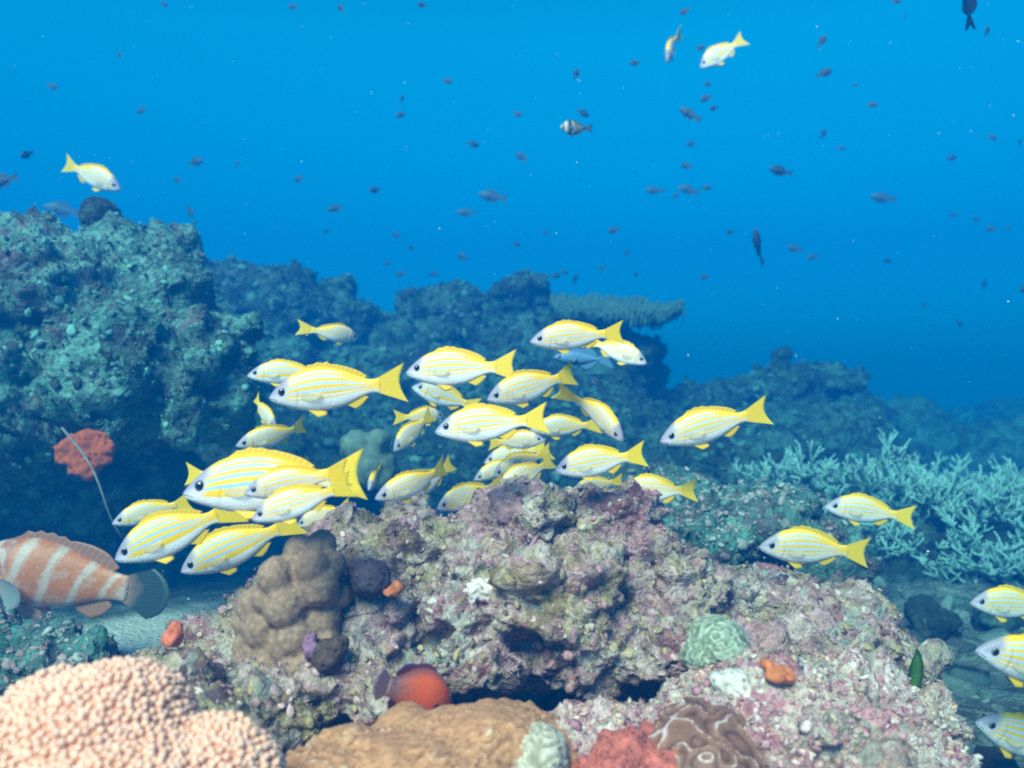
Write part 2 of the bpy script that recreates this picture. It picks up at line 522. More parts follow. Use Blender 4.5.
# ridge behind the left mound
GC_mid = [(0.021, 0.048, 0.044), (0.049, 0.118, 0.104), (0.014, 0.030, 0.026), (0.077, 0.163, 0.133), (0.042, 0.059, 0.052)]  # low red here too: light lost in the water, put into the colour
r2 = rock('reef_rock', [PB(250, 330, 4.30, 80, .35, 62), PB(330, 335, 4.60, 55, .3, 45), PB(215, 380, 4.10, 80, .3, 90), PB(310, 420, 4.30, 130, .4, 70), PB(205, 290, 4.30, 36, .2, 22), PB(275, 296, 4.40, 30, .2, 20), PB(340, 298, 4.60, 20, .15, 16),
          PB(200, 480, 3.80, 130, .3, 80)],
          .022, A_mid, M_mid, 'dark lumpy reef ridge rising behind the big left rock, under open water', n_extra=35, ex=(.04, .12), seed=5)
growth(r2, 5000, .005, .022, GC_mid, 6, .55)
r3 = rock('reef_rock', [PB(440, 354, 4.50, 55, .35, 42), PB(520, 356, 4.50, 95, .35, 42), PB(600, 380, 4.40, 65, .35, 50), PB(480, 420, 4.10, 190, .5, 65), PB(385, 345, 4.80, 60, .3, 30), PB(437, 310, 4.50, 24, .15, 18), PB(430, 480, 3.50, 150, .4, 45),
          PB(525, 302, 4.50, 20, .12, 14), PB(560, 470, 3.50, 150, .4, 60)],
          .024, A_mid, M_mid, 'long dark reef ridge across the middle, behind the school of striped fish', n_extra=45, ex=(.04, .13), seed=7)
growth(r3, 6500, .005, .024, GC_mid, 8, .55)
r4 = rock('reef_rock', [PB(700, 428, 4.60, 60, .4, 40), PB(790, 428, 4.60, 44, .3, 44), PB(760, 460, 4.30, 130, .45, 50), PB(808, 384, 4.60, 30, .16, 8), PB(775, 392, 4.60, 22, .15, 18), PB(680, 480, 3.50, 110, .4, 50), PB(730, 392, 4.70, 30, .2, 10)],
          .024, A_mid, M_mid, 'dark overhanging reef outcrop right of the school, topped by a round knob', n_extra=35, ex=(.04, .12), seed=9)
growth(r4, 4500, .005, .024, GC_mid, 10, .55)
# dark slope under the branching coral
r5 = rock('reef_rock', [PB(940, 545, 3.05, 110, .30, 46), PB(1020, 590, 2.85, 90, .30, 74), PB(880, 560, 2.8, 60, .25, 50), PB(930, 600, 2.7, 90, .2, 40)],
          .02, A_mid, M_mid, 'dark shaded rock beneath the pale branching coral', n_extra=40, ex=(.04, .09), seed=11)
# rocks just behind the centre mound
A_n2 = [(9, .04), (22, .022), (50, .009)]
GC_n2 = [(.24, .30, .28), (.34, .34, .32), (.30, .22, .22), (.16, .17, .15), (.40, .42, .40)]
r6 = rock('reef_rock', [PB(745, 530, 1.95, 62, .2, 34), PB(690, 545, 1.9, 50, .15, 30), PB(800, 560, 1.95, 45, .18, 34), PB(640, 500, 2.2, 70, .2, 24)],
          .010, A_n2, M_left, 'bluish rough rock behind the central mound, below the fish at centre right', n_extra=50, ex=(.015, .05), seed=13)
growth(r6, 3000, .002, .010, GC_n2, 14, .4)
A_b = [(10, .03), (25, .012), (55, .005)]
tag(rock('boulder', [PB(930, 622, 2.0, 26, .06, 19), PB(925, 612, 2.02, 20, .05, 14)], .007, A_b, M_mid), 'small smooth dark boulder on the bottom below the branching coral', 'rock')
tag(rock('boulder', [PB(952, 690, 1.8, 32, .07, 22), PB(975, 698, 1.82, 20, .06, 16)], .007, A_b, M_mid), 'dark rubble lump on the bottom, left of the fish heads at the right edge', 'rock')
tag(rock('boulder', [PB(1000, 622, 2.1, 30, .07, 16)], .007, A_b, M_mid), 'dark stone just under the upper fish at the right edge', 'rock')
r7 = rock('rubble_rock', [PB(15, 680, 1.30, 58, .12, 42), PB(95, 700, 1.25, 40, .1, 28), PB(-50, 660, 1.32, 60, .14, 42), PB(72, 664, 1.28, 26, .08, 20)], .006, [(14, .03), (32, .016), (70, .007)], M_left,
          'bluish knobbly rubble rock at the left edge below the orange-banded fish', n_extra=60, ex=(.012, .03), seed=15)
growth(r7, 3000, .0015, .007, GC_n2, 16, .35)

# central mound
near_cols = [(.30, .23, .10), (.44, .35, .22), (.50, .42, .36), (.42, .22, .24), (.52, .34, .34), (.40, .31, .16), (.20, .11, .10), (.42, .41, .34)]
centre = rock('reef_rock', [PB(490, 600, 1.38, 170, .24, 78), PB(640, 612, 1.42, 125, .26, 72), PB(780, 650, 1.42, 110, .26, 70), PB(832, 668, 1.45, 50, .16, 56), PB(360, 600, 1.28, 70, .16, 62), PB(280, 660, 1.26, 70, .16, 85),
              PB(525, 522, 1.36, 32, .07, 20), PB(590, 526, 1.36, 46, .07, 18), PB(565, 540, 1.36, 90, .1, 26), PB(620, 540, 1.36, 26, .06, 34), PB(400, 545, 1.38, 60, .1, 24), PB(690, 600, 1.46, 60, .12, 30), PB(826, 626, 1.5, 34, .1, 28),
              PB(478, 662, 1.14, 46, .07, 22), PB(590, 645, 1.17, 58, .09, 40), PB(480, 615, 1.18, 40, .06, 30), PB(400, 630, 1.22, 46, .06, 26), PB(680, 640, 1.2, 60, .09, 34), PB(545, 600, 1.17, 50, .07, 30), PB(370, 690, 1.12, 60, .08, 36), PB(260, 700, 1.1, 70, .1, 50), PB(215, 660, 1.22, 46, .08, 44), PB(600, 790, 1.3, 250, .15, 90)],
              .0048, [(11, .034), (28, .018), (62, .009), (125, .0045)], M_near, 'big central coral rock with olive, mauve and grey crusts, under the school of fish', n_extra=110, ex=(.012, .05), seed=17)
growth(centre, 19000, .0009, .0062, near_cols, 18, .55)
pink_cols = [(.60, .48, .43), (.58, .34, .35), (.64, .48, .44), (.50, .24, .27), (.56, .40, .30), (.66, .57, .52), (.42, .34, .28)]
ledge = rock('reef_rock', [PB(800, 740, 1.02, 130, .14, 62), PB(890, 765, 1.06, 56, .12, 50), PB(720, 770, 1.0, 90, .12, 62), PB(640, 790, .98, 130, .12, 70), PB(760, 690, 1.08, 60, .09, 26), PB(840, 700, 1.08, 50, .1, 28), PB(920, 740, 1.1, 26, .07, 26), PB(480, 820, .98, 220, .12, 70), PB(860, 800, 1.0, 120, .12, 60)],
             .0042, [(12, .032), (30, .020), (62, .010), (130, .005)], M_pink, 'pink and white crusted rock shelf filling the lower right corner', n_extra=80, ex=(.010, .036), seed=19)
growth(ledge, 17000, .0009, .0056, pink_cols, 20, .35)
# ------------------------------------------------------------------ fish
def interp(xs, ys, x):
    """smooth (monotone cubic-ish) interpolation"""
    xs = np.array(xs, float); ys = np.array(ys, float); x = np.asarray(x, float)
    d = np.gradient(ys, xs)
    i = np.clip(np.searchsorted(xs, x) - 1, 0, len(xs) - 2)
    h = xs[i + 1] - xs[i]; t = (x - xs[i]) / h
    return (2 * t**3 - 3 * t**2 + 1) * ys[i] + (t**3 - 2 * t**2 + t) * h * d[i] + (-2 * t**3 + 3 * t**2) * ys[i + 1] + (t**3 - t**2) * h * d[i + 1]

class Shape:
    """one fish kind, snout at x=+.5, tail tips at x=-.5, total length 1"""
    def __init__(s, us, top, bot, wid, body=.80, bend=0., gill=.24):
        s.us, s.tp, s.bt, s.wd, s.body, s.k, s.gill = us, top, bot, wid, body, bend, gill
    def bendp(s, V):
        V = np.array(V, float)
        q = np.clip(.12 - V[:, 0], 0, None)
        V[:, 1] += s.k * q ** 2
        return V
    def x(s, u): return .5 - s.body * np.asarray(u)
    def top(s, u): return interp(s.us, s.tp, u)
    def bot(s, u): return interp(s.us, s.bt, u)
    def hw(s, u): return np.maximum(interp(s.us, s.wd, u), .0005)
    def side(s, u, v):
        """half width of the body at u and relative height v"""
        q = 2 * v - 1
        return s.hw(u) * np.sqrt(np.maximum(1 - np.abs(q) ** 2.2, 0))
    def body_mesh(s, mat, nu=70, nv=28):
        u = np.concatenate([np.linspace(0, 1, nu) ** 1.15]); u[0] = .0008
        th = np.arange(nv) / nv * 2 * np.pi
        U, T = np.meshgrid(u, th, indexing='ij')
        tp, bt = s.top(U), s.bot(U)
        cz, hz_ = (tp + bt) / 2, (tp - bt) / 2
        z = cz + hz_ * np.sin(T); v = (np.sin(T) + 1) / 2
        y = s.hw(U) * np.sign(np.cos(T)) * np.abs(np.cos(T)) ** .92
        ug = s.gill + .035 * (1 - (2 * v - .9) ** 2)
        y = y * (1 - (.09 if s.gill > 0 else 0) * np.exp(-((U - ug) / .009) ** 2) * (v > .12) * (v < .85))
        y = y * (1 + (.05 if s.gill > 0 else 0) * np.exp(-((U - ug + .035) / .03) ** 2))
        V = np.stack([s.x(U), y, z], -1).reshape(-1, 3)
        i = np.arange(nu - 1)[:, None] * nv + np.arange(nv)[None]
        j = np.arange(nu - 1)[:, None] * nv + (np.arange(nv)[None] + 1) % nv
        F = np.stack([i, i + nv, j + nv, j], -1).reshape(-1, 4)
        V = np.concatenate([V, [[s.x(0.), 0, (s.top(0.) + s.bot(0.)) / 2], [s.x(1.) - .01, 0, 0]]])
        n = nu * nv
        c1 = [[n, k, (k + 1) % nv, (k + 1) % nv] for k in range(nv)]
        uv = np.concatenate([np.stack([U.ravel(), v.ravel(), 0 * v.ravel()], 1), [[0, .5, 0], [1, .5, 0]]])
        tri = np.array([[n, k, (k + 1) % nv] for k in range(nv)] + [[n + 1, (nu - 1) * nv + (k + 1) % nv, (nu - 1) * nv + k] for k in range(nv)])
        Fq = np.concatenate([np.stack([F[:, 0], F[:, 1], F[:, 2]], 1), np.stack([F[:, 0], F[:, 2], F[:, 3]], 1), tri])
        return mesh_np('body', s.bendp(V), Fq, mat, True, {'prof': ('FLOAT_VECTOR', uv)})
    def fin(s, name, root, tip, mat, rays=9, steps=6, thick=.004, curve=0.):
        """a fin between a root line and a tip line (lists of points), with ray ridges"""
        nr = rays * 4 + 1
        t = np.linspace(0, 1, nr)
        def line(pts):
            pts = np.array(pts, float); q = np.linspace(0, 1, len(pts))
            return np.stack([np.interp(t, q, pts[:, k]) for k in range(3)], 1)
        a, b = line(root), line(tip)
        st = np.linspace(0, 1, steps)
        G = a[:, None] * (1 - st[None, :, None]) + b[:, None] * st[None, :, None]
        nrm = np.cross(b[nr // 2] - a[nr // 2], a[-1] - a[0]); nrm = nrm / (np.linalg.norm(nrm) + 1e-9)
        rid = .5 + .5 * np.cos(t * rays * 2 * np.pi)
        th = thick * (.45 + .55 * rid[:, None]) * (1.1 - .85 * st[None])
        G = G + nrm * (curve * st[None, :, None] ** 2)
        V = np.concatenate([(G + nrm * th[..., None] / 2).reshape(-1, 3), (G - nrm * th[..., None] / 2).reshape(-1, 3)])
        n = nr * steps
        i = (np.arange(nr - 1)[:, None] * steps + np.arange(steps - 1)[None]).ravel()
        F = [np.stack([i, i + 1, i + steps + 1, i + steps], 1), np.stack([i, i + steps, i + steps + 1, i + 1], 1) + n]
        bd = [k * steps + steps - 1 for k in range(nr)]
        F.append(np.array([[bd[k], bd[k] + n, bd[k + 1] + n, bd[k + 1]] for k in range(nr - 1)]))
        for r_ in (0, nr - 1):
            q = [r_ * steps + k for k in range(steps)]
            F.append(np.array([[q[k], q[k + 1], q[k + 1] + n, q[k] + n] for k in range(steps - 1)]))
        uv = np.stack([np.repeat(t, steps), np.tile(st, nr), np.repeat(rid, steps)], 1)
        return mesh_np(name, s.bendp(V), np.concatenate(F), mat, True, {'prof': ('FLOAT_VECTOR', np.concatenate([uv, uv]))})
    def eye_meshes(s, u, v, r, m_iris, m_pupil, pup=.68):
        out = []
        for sg in (1, -1):
            z = s.bot(u) + (s.top(u) - s.bot(u)) * v
            c = np.array([s.x(u), sg * (s.side(u, v) - r * .12), z])
            V = ICO3[0] * np.array((r, r * .42, r)) + c
            e = mesh_np('eye', V, ICO3[1], m_iris)
            V2 = ICO3[0] * np.array((r * pup, r * .42, r * pup)) + c + np.array((0, sg * r * .09, 0))
            out.append((e, mesh_np('pupil', V2, ICO3[1], m_pupil)))
        return out
    def mouth_mesh(s, mat, v0=.42, v1=.22, u1=.075, r=.0035):
        V = []; F = []; n = 6; K = 14
        for sg in (1, -1):
            o = len(V)
            for k in range(K):
                u = .003 + (u1 - .003) * k / (K - 1); v = v0 + (v1 - v0) * k / (K - 1)
                z = s.bot(u) + (s.top(u) - s.bot(u)) * v
                p = np.array([s.x(u), sg * float(s.side(u, v)), float(z)])
                rr = r * (1 - .5 * k / (K - 1))
                for j in range(n):
                    a = j / n * 6.283
                    V.append(p + rr * np.array((0, math.cos(a), math.sin(a))))
            for k in range(K - 1):
                for j in range(n):
                    F.append([o + k * n + j, o + k * n + (j + 1) % n, o + (k + 1) * n + (j + 1) % n, o + (k + 1) * n + j])
        return mesh_np('mouth', np.array(V), np.array(F), mat)

def uvz(nt):
    a = N(nt, 'ShaderNodeAttribute', attribute_name='prof')
    x = N(nt, 'ShaderNodeSeparateXYZ'); nt.links.new(a.outputs['Vector'], x.inputs[0])
    return x.outputs[0], x.outputs[1], x.outputs[2]

YEL = (.90, .55, .008)
def snapper_body(name, yellow_low, blue, white=(.84, .80, .78), yel=YEL):
    """yellow back with four pale blue lines, white belly; yellow_low is how far down the yellow reaches"""
    m, nt, b = new_mat(name)
    u, v, _ = uvz(nt)
    tc = N(nt, 'ShaderNodeTexCoord').outputs['Object']
    wob = noise(nt, tc, 7, 2)
    oi = N(nt, 'ShaderNodeObjectInfo')
    ve = math_(nt, 'ADD', v, math_(nt, 'MULTIPLY', math_(nt, 'SUBTRACT', wob.outputs[0], .5), .014))
    ve = math_(nt, 'SUBTRACT', ve, math_(nt, 'MULTIPLY', math_(nt, 'SUBTRACT', u, .5), .10))
    yl = yellow_low; e = .015
    y2 = tuple(.75 * np.array(yel) + .25 * np.array(white))
    st = [(0, white), (yl - .10, white)]
    if yl > .3: st += [(yl - .075, y2), (yl - .05, y2), (yl - .025, white), (yl, white)]
    else: st += [(yl, white)]
    def band(lo, hi, c): st.extend([(lo, c), (hi, c)])
    cur = yl + e
    for c0, hw in ((.475, .028 + .003 * (yl > .3)), (.640, .028 + .002 * (yl > .3)), (.790, .023), (.900, .014)):
        if c0 - hw - e > cur + .02: band(cur, c0 - hw - e, yel)
        band(c0 - hw, c0 + hw, blue); cur = c0 + hw + e
    band(cur, 1.0, yel)
    col = ramp(nt, ve, st[:32])
    # yellow fades into the tail root; plain pale head in front of the gill
    tailf = maprange(nt, u, .80, .97, 0, 1)
    low = maprange(nt, v, .1, .45, .25, 1)
    col = mix(nt, math_(nt, 'MULTIPLY', tailf, low), col, yel)
    topfade = math_(nt, 'MULTIPLY', maprange(nt, u, .55, .72, 0, 1), maprange(nt, ve, .74, .78, 0, 1))
    col = mix(nt, topfade, col, yel)
    edge = math_(nt, 'ADD', u, math_(nt, 'MULTIPLY', math_(nt, 'SUBTRACT', .62, v), .10))
    headf = maprange(nt, edge, .13, .21, 1, 0)
    headc = ramp(nt, v, [(.22, (.80, .77, .82)), (.48, (.56, .53, .66)), (.72, (.30, .29, .40)), (1, (.30, .28, .33))])
    col = mix(nt, headf, col, headc)
    vs = vor(nt, tc, 95)
    mott = noise(nt, tc, 16, 4, .6)
    sc_ = math_(nt, 'MULTIPLY', maprange(nt, vs.outputs['Distance'], 0, .7, 1.03, .94), maprange(nt, mott.outputs[0], .3, .7, .94, 1.04))
    vc = N(nt, 'ShaderNodeCombineColor')
    for k in range(3): nt.links.new(sc_, vc.inputs[k])
    col = mix(nt, 1., col, vc.outputs[0], 'MULTIPLY')
    nt.links.new(col, b.inputs['Base Color'])
    nt.links.new(maprange(nt, vs.outputs['Distance'], 0, .7, .36, .50), b.inputs['Roughness'])
    b.inputs['Specular IOR Level'].default_value = .45
    bump(nt, b, vs.outputs['Distance'], .16, .004)
    return m

def fin_mat(name, col, edge=None, trans=0., rough=.45):
    m, nt, b = new_mat(name)
    t, s_, rid = uvz(nt)
    c = mix(nt, math_(nt, 'MULTIPLY', rid, .48), col, tuple(np.array(col) * .55))
    if edge is not None: c = mix(nt, maprange(nt, s_, .86, .96, 0, 1), c, edge)
    nt.links.new(c, b.inputs['Base Color'])
    b.inputs['Roughness'].default_value = rough
    b.inputs['Specular IOR Level'].default_value = .25
    if trans: b.inputs['Alpha'].default_value = 1 - trans
    return m

M_snap = [snapper_body('striped_body_mat', .36, (.52, .62, .86)), snapper_body('yellow_striped_body_mat', .27, (.34, .55, .90), (.80, .77, .78))]
M_yfin = fin_mat('yellow_fin_mat', (.88, .56, .015), None, .22)
M_ytail = fin_mat('yellow_tail_mat', (.86, .58, .02), (.72, .56, .04), .10)
M_pect = fin_mat('clear_fin_mat', (.78, .70, .45), None, .68)
M_iris = plain('iris_mat', (.16, .15, .17), .25, 40, .1, .0005, .5)
M_pupil = plain('pupil_mat', (.006, .007, .012), .12, 40, .1, .0005, .6)
M_mouth = plain('mouth_line_mat', (.20, .15, .17), .6, 40, .1, .0005)

SN_U = [0, .03, .08, .15, .25, .35, .45, .55, .65, .75, .85, .93, 1]
SN_T = [.004, .032, .067, .109, .150, .170, .174, .164, .141, .106, .069, .049, .053]
SN_B = [-.008, -.030, -.052, -.075, -.104, -.123, -.130, -.127, -.114, -.088, -.059, -.045, -.051]
SN_W = [.004, .024, .038, .050, .063, .067, .065, .058, .047, .035, .023, .015, .010]

def snapper_proto(bend, which, fold=0.):
    s = Shape(SN_U, SN_T, SN_B, SN_W, .80, bend)
    mats = M_snap[which]
    parts = [(s.body_mesh(mats), [])]
    ud = np.linspace(.26, .86, 15)
    h = np.interp(ud, [.26, .32, .45, .60, .70, .80, .86], [.002, .022, .032, .022, .027, .027, .004]) + np.where(np.arange(15) % 2, -.005, .003) * (ud < .62) * (ud > .28)
    root = [(s.x(u), 0, s.top(u) - .006) for u in ud]
    tip = [(s.x(u) - .026 - .04 * max(0, (u - .7)), 0, s.top(u) + hh) for u, hh in zip(ud, h)]
    parts.append((s.fin('dorsal_fin', root, tip, M_yfin, 16), []))
    ua = np.linspace(.66, .83, 8)
    ha = np.interp(ua, [.66, .70, .76, .83], [.012, .044, .036, .006])
    parts.append((s.fin('anal_fin', [(s.x(u), 0, s.bot(u) + .006) for u in ua], [(s.x(u) - .05, 0, s.bot(u) - hh) for u, hh in zip(ua, ha)], M_yfin, 8), []))
    for sg in (1, -1):
        r0 = [(s.x(.33), sg * .022, s.bot(.33) + .008), (s.x(.375), sg * .016, s.bot(.375) + .006)]
        t0 = [(s.x(.42) - fold, sg * (.036), s.bot(.42) - .040), (s.x(.50), sg * .030, s.bot(.48) - .030), (s.x(.50), sg * .022, s.bot(.48) - .006)]
        parts.append((s.fin('pelvic_fin', r0, t0, M_yfin, 5), []))
        z0 = float(s.bot(.29) + .36 * (s.top(.29) - s.bot(.29)))
        y0 = float(s.side(.29, .36)) - .001
        r1 = [(s.x(.285), sg * y0, z0 + .014), (s.x(.29), sg * y0, z0 - .014)]
        t1 = [(s.x(.475), sg * (y0 + .020), z0 + .016), (s.x(.485), sg * (y0 + .026), z0 - .004), (s.x(.44), sg * (y0 + .026), z0 - .034), (s.x(.36), sg * (y0 + .014), z0 - .036)]
        parts.append((s.fin('pectoral_fin', r1, t1, M_pect, 7, thick=.0025), []))
    rt = [(s.x(.965), 0, z) for z in np.linspace(.046, -.044, 9)]
    tz = np.array([.142, .118, .085, .045, 0, -.045, -.085, -.118, -.138])
    tx = np.array([-.500, -.487, -.470, -.452, -.445, -.452, -.468, -.484, -.494])
    parts.append((s.fin('tail_fin', rt, [(x, 0, z) for x, z in zip(tx, tz)], M_ytail, 14, 9, .008), []))
    for e, p in s.eye_meshes(.128, .60, .030, M_iris, M_pupil, .82): parts.append((e, [p]))
    parts.append((s.mouth_mesh(M_mouth), []))
    return parts

def build_fish(name, parts):
    root = empty(name)
    for me, subs in parts:
        o = link(me.name.split('.')[0], me, root)
        for sm_ in subs: link(sm_.name.split('.')[0], sm_, o)
    return root

def copy_tree(o, parent=None):
    c = o.copy(); C.objects.link(c)
    if parent is not None: c.parent = parent
    for ch in o.children: copy_tree(ch, c)
    return c

def aim(snout, tail, Y, yaw):
    """matrix for a fish whose snout and tail end are seen at two picture positions; yaw > 0 turns the head to the camera"""
    pl = math.hypot(snout[0] - tail[0], snout[1] - tail[1]) * Y / FOC
    L = pl / math.cos(R(yaw))
    h = L / 2 * math.sin(R(yaw))
    a, b = P(*snout, Y - h), P(*tail, Y + h)
    d = (a - b); L = d.length; d.normalize()
    side = Vector((0, 0, 1)).cross(d).normalized(); up = d.cross(side)
    M = Matrix((d, side, up)).transposed().to_4x4()
    return (a + b) / 2, M.to_euler(), L

PROTO = {}
def put(kind, make, snout, tail, Y, yaw, label, cat, group, name, roll=0.):
    if kind not in PROTO:
        PROTO[kind] = build_fish(name, make()); o = PROTO[kind]
    else:
        o = copy_tree(PROTO[kind])
    c, e, L = aim(snout, tail, Y, yaw)
    o.location = c
    o.rotation_euler = (e.to_matrix() @ Matrix.Rotation(R(roll), 3, 'X')).to_euler()
    hz_ = 1 + .07 * math.sin(snout[0] * 1.7 + snout[1])     # no two of a school are quite as deep in the body
    o.scale = (L, L * (2 - hz_), L * hz_)
    tag(o, label, cat, group)
    return o

# kinds: w = white belly, y = deep yellow; 0 straight, l / r = tail bent
KIND = {'w0': (.14, 0), 'wl': (.42, 0), 'wr': (-.42, 0), 'wL': (.75, 0), 'wR': (-.75, 0), 'y0': (0.05, 1), 'yl': (.35, 1), 'yr': (-.35, 1), 'yR': (-.8, 1)}
SNAP = [
 ('yr', (115, 560), (240, 506), 1.15, 8, 'yellow striped fish lowest at the left, its head just over the banded fish tail'),
 ('y0', (183, 494), (367, 474), 1.06, 6, 'largest and yellowest striped fish, with vivid pale blue lines, left in the school'),
 ('wr', (252, 520), (352, 484), .98, 5, 'small striped fish crossing in front of the largest yellow one, over the lobed coral'),
 ('wl', (244, 494), (350, 470), 1.02, 10, 'striped fish mostly hidden, its head between the largest fish and a smaller one'),
 ('yR', (236, 446), (312, 428), 1.45, 22, 'olive yellow fish with bright blue lines, right above the largest fish'),
 ('yl', (276, 428), (250, 396), 1.75, 30, 'little half hidden fish at the right edge of the big left rock'),
 ('y0', (247, 376), (330, 371), 1.58, 10, 'dull yellow fish with blue lines peeping out beside the big left rock'),
 ('w0', (269, 398), (407, 382), 1.20, 6, 'large striped fish with broad yellow tail, just right of the big left rock'),
 ('wL', (358, 338), (305, 329), 1.9, -38, 'small striped fish facing right, alone above the school before the dark ridge'),
 ('w0', (406, 373), (518, 366), 1.35, 4, 'striped fish in the top row, just right of a broad yellow tail'),
 ('w0', (435, 432), (549, 418), 1.18, 4, 'bright white bellied striped fish in the very centre of the school'),
 ('wr', (487, 400), (580, 374), 1.30, 8, 'striped fish slanting down between the top row and the central one'),
 ('wR', (623, 441), (573, 386), 1.36, 34, 'striped fish diving steeply to the right with a curled yellow tail'),
 ('w0', (647, 364), (584, 338), 1.75, 12, 'pale fish facing right behind the yellow tail of the topmost fish'),
 ('w0', (530, 342), (624, 332), 1.30, 6, 'topmost striped fish of the school, below the table coral'),
 ('wl', (443, 416), (397, 418), 1.62, -35, 'small fish with yellow tail turned left, behind the central fish'),
 ('y0', (394, 451), (432, 413), 1.55, 35, 'small dusky fish diving head down left of the central fish'),
 ('y0', (412, 387), (480, 408), 1.75, 15, 'dim greenish fish under the top row, mostly covered by brighter ones'),
 ('w0', (545, 440), (487, 443), 1.55, 8, 'pale fish facing right, tucked under the tail of the central fish'),
 ('y0', (530, 430), (602, 424), 1.62, 10, 'dim striped fish just right of the central tail, behind the diving fish'),
 ('w0', (555, 471), (646, 453), 1.25, 5, 'striped fish below the diving fish, level with the lower row on the right'),
 ('yl', (572, 491), (622, 479), 1.55, 12, 'small yellow fish just under the striped one, above the rock top'),
 ('w0', (617, 492), (697, 490), 1.36, 8, 'striped fish right of the rock top, last in the lower row'),
 ('yr', (497, 490), (557, 459), 1.45, 16, 'striped fish heading down left with raised tail, close above the rock top'),
 ('w0', (493, 476), (552, 450), 1.60, 14, 'middle one of three heads looking left above the rock top'),
 ('w0', (474, 480), (528, 457), 1.72, 14, 'leftmost of three heads looking left above the rock top'),
 ('y0', (484, 463), (548, 446), 1.80, 10, 'greenish back showing over the three heads above the rock top'),
 ('y0', (437, 509), (506, 482), 1.50, 14, 'green tinted fish with white chin, low behind the rock left of the three heads'),
 ('y0', (455, 523), (522, 506), 1.58, 10, 'fish with only its striped back showing over the rock crest'),
 ('wR', (375, 499), (456, 470), 1.25, 22, 'pale yellow lined fish low in the middle, snout over the rock left part'),
 ('wr', (398, 503), (459, 462), 1.42, 24, 'pale fish mostly hidden behind the pale yellow lined one low in the middle'),
 ('w0', (369, 490), (380, 464), 1.50, 60, 'tiny pale fish nearly head on, right of the largest tail'),
 ('w0', (660, 442), (768, 409), 1.30, 6, 'lone striped fish right of the school with its tail raised'),
 ('w0', (824, 507), (914, 517), 1.60, 4, 'striped fish in front of the branching coral, upper of the two there'),
 ('w0', (759, 547), (868, 551), 1.40, 4, 'striped fish below the branching coral, lower of the two there'),
 ('w0', (970, 603), (1062, 608), 1.50, 5, 'upper fish cut by the right edge, the smallest of three'),
 ('w0', (976, 650), (1106, 682), 1.10, 10, 'middle and largest fish head cut by the right edge'),
 ('wl', (976, 722), (1080, 762), 1.20, 12, 'lowest fish head cut by the right edge, in the bottom corner'),
 ('w0', (121, 190), (61, 162), 2.6, 8, 'lone striped fish over the round knob of the big left rock'),
 ('y0', (700, 68), (745, 38), 3.0, 6, 'greenish striped fish alone high in the open water'),
 ('yl', (667, 62), (675, 33), 3.05, 50, 'thin greenish fish seen end on, high in the open water'),
 ('yr', (181, 572), (301, 521), 1.27, 6, 'striped fish with dark face under the tail of the lowest left fish'),
 ('y0', (112, 524), (192, 500), 1.34, 20, 'brownish yellow fish partly behind the lowest left fish'),
 ('y0', (262, 480), (184, 474), 1.28, 6, 'fish showing only a yellow tail before the snout of the largest fish'),
 ('w0', (297, 526), (352, 504), 1.36, 10, 'blue faced fish low behind the lobed coral top'),
]
for k, sn, tl, Y, yaw, lab in SNAP:
    put('snap_' + k, (lambda k=k: snapper_proto(*KIND[k])), sn, tl, Y, yaw, lab, 'fish', 'school of yellow striped fish', 'striped_snapper', 9 * math.sin(sn[0] * .9))

# ---- banded grouper on the sand
def grouper_body():
    m, nt, b = new_mat('banded_body_mat')
    u, v, _ = uvz(nt)
    tc = N(nt, 'ShaderNodeTexCoord').outputs['Object']
    n = noise(nt, tc, 9, 4, .6)
    ue = math_(nt, 'ADD', u, math_(nt, 'MULTIPLY', math_(nt, 'SUBTRACT', n.outputs[0], .5), .09))
    ue = math_(nt, 'ADD', ue, math_(nt, 'MULTIPLY', math_(nt, 'SUBTRACT', .5, v), .10))
    O = (.54, .155, .05); Wt = (.54, .37, .31); Rd = (.36, .115, .075); e = .028
    st = [(0, Rd), (.15, Rd), (.18, Wt), (.20, Wt), (.225, Rd), (.30, Rd)]
    for a, c in ((.36, .38), (.54, .56), (.725, .742), (.89, .90)):
        st += [(a - e, O), (a, Wt), (c, Wt), (c + e, O)]
    st += [(1, Wt)]
    col = ramp(nt, ue, st)
    mo = noise(nt, tc, 13, 4, .6)
    col = mix(nt, math_(nt, 'MULTIPLY', maprange(nt, mo.outputs[0], .52, .6, 0, .75), maprange(nt, u, .28, .50, 1, .45)), col, Wt)
    f = noise(nt, tc, 60, 5, .7)
    vv = maprange(nt, f.outputs[0], .3, .7, .75, 1.2)
    vc = N(nt, 'ShaderNodeCombineColor')
    for k in range(3): nt.links.new(vv, vc.inputs[k])
    nt.links.new(mix(nt, 1., col, vc.outputs[0], 'MULTIPLY'), b.inputs['Base Color'])
    b.inputs['Roughness'].default_value = .5
    bump(nt, b, f.outputs[0], .35, .003)
    return m
GR_U = [0, .03, .08, .15, .25, .35, .45, .55, .65, .75, .85, .93, 1]
GR_T = [.002, .030, .062, .102, .148, .172, .178, .168, .146, .116, .086, .070, .066]
GR_B = [-.012, -.045, -.072, -.098, -.128, -.146, -.150, -.146, -.132, -.106, -.078, -.064, -.062]
GR_W = [.006, .034, .052, .068, .082, .086, .082, .072, .060, .046, .032, .022, .014]
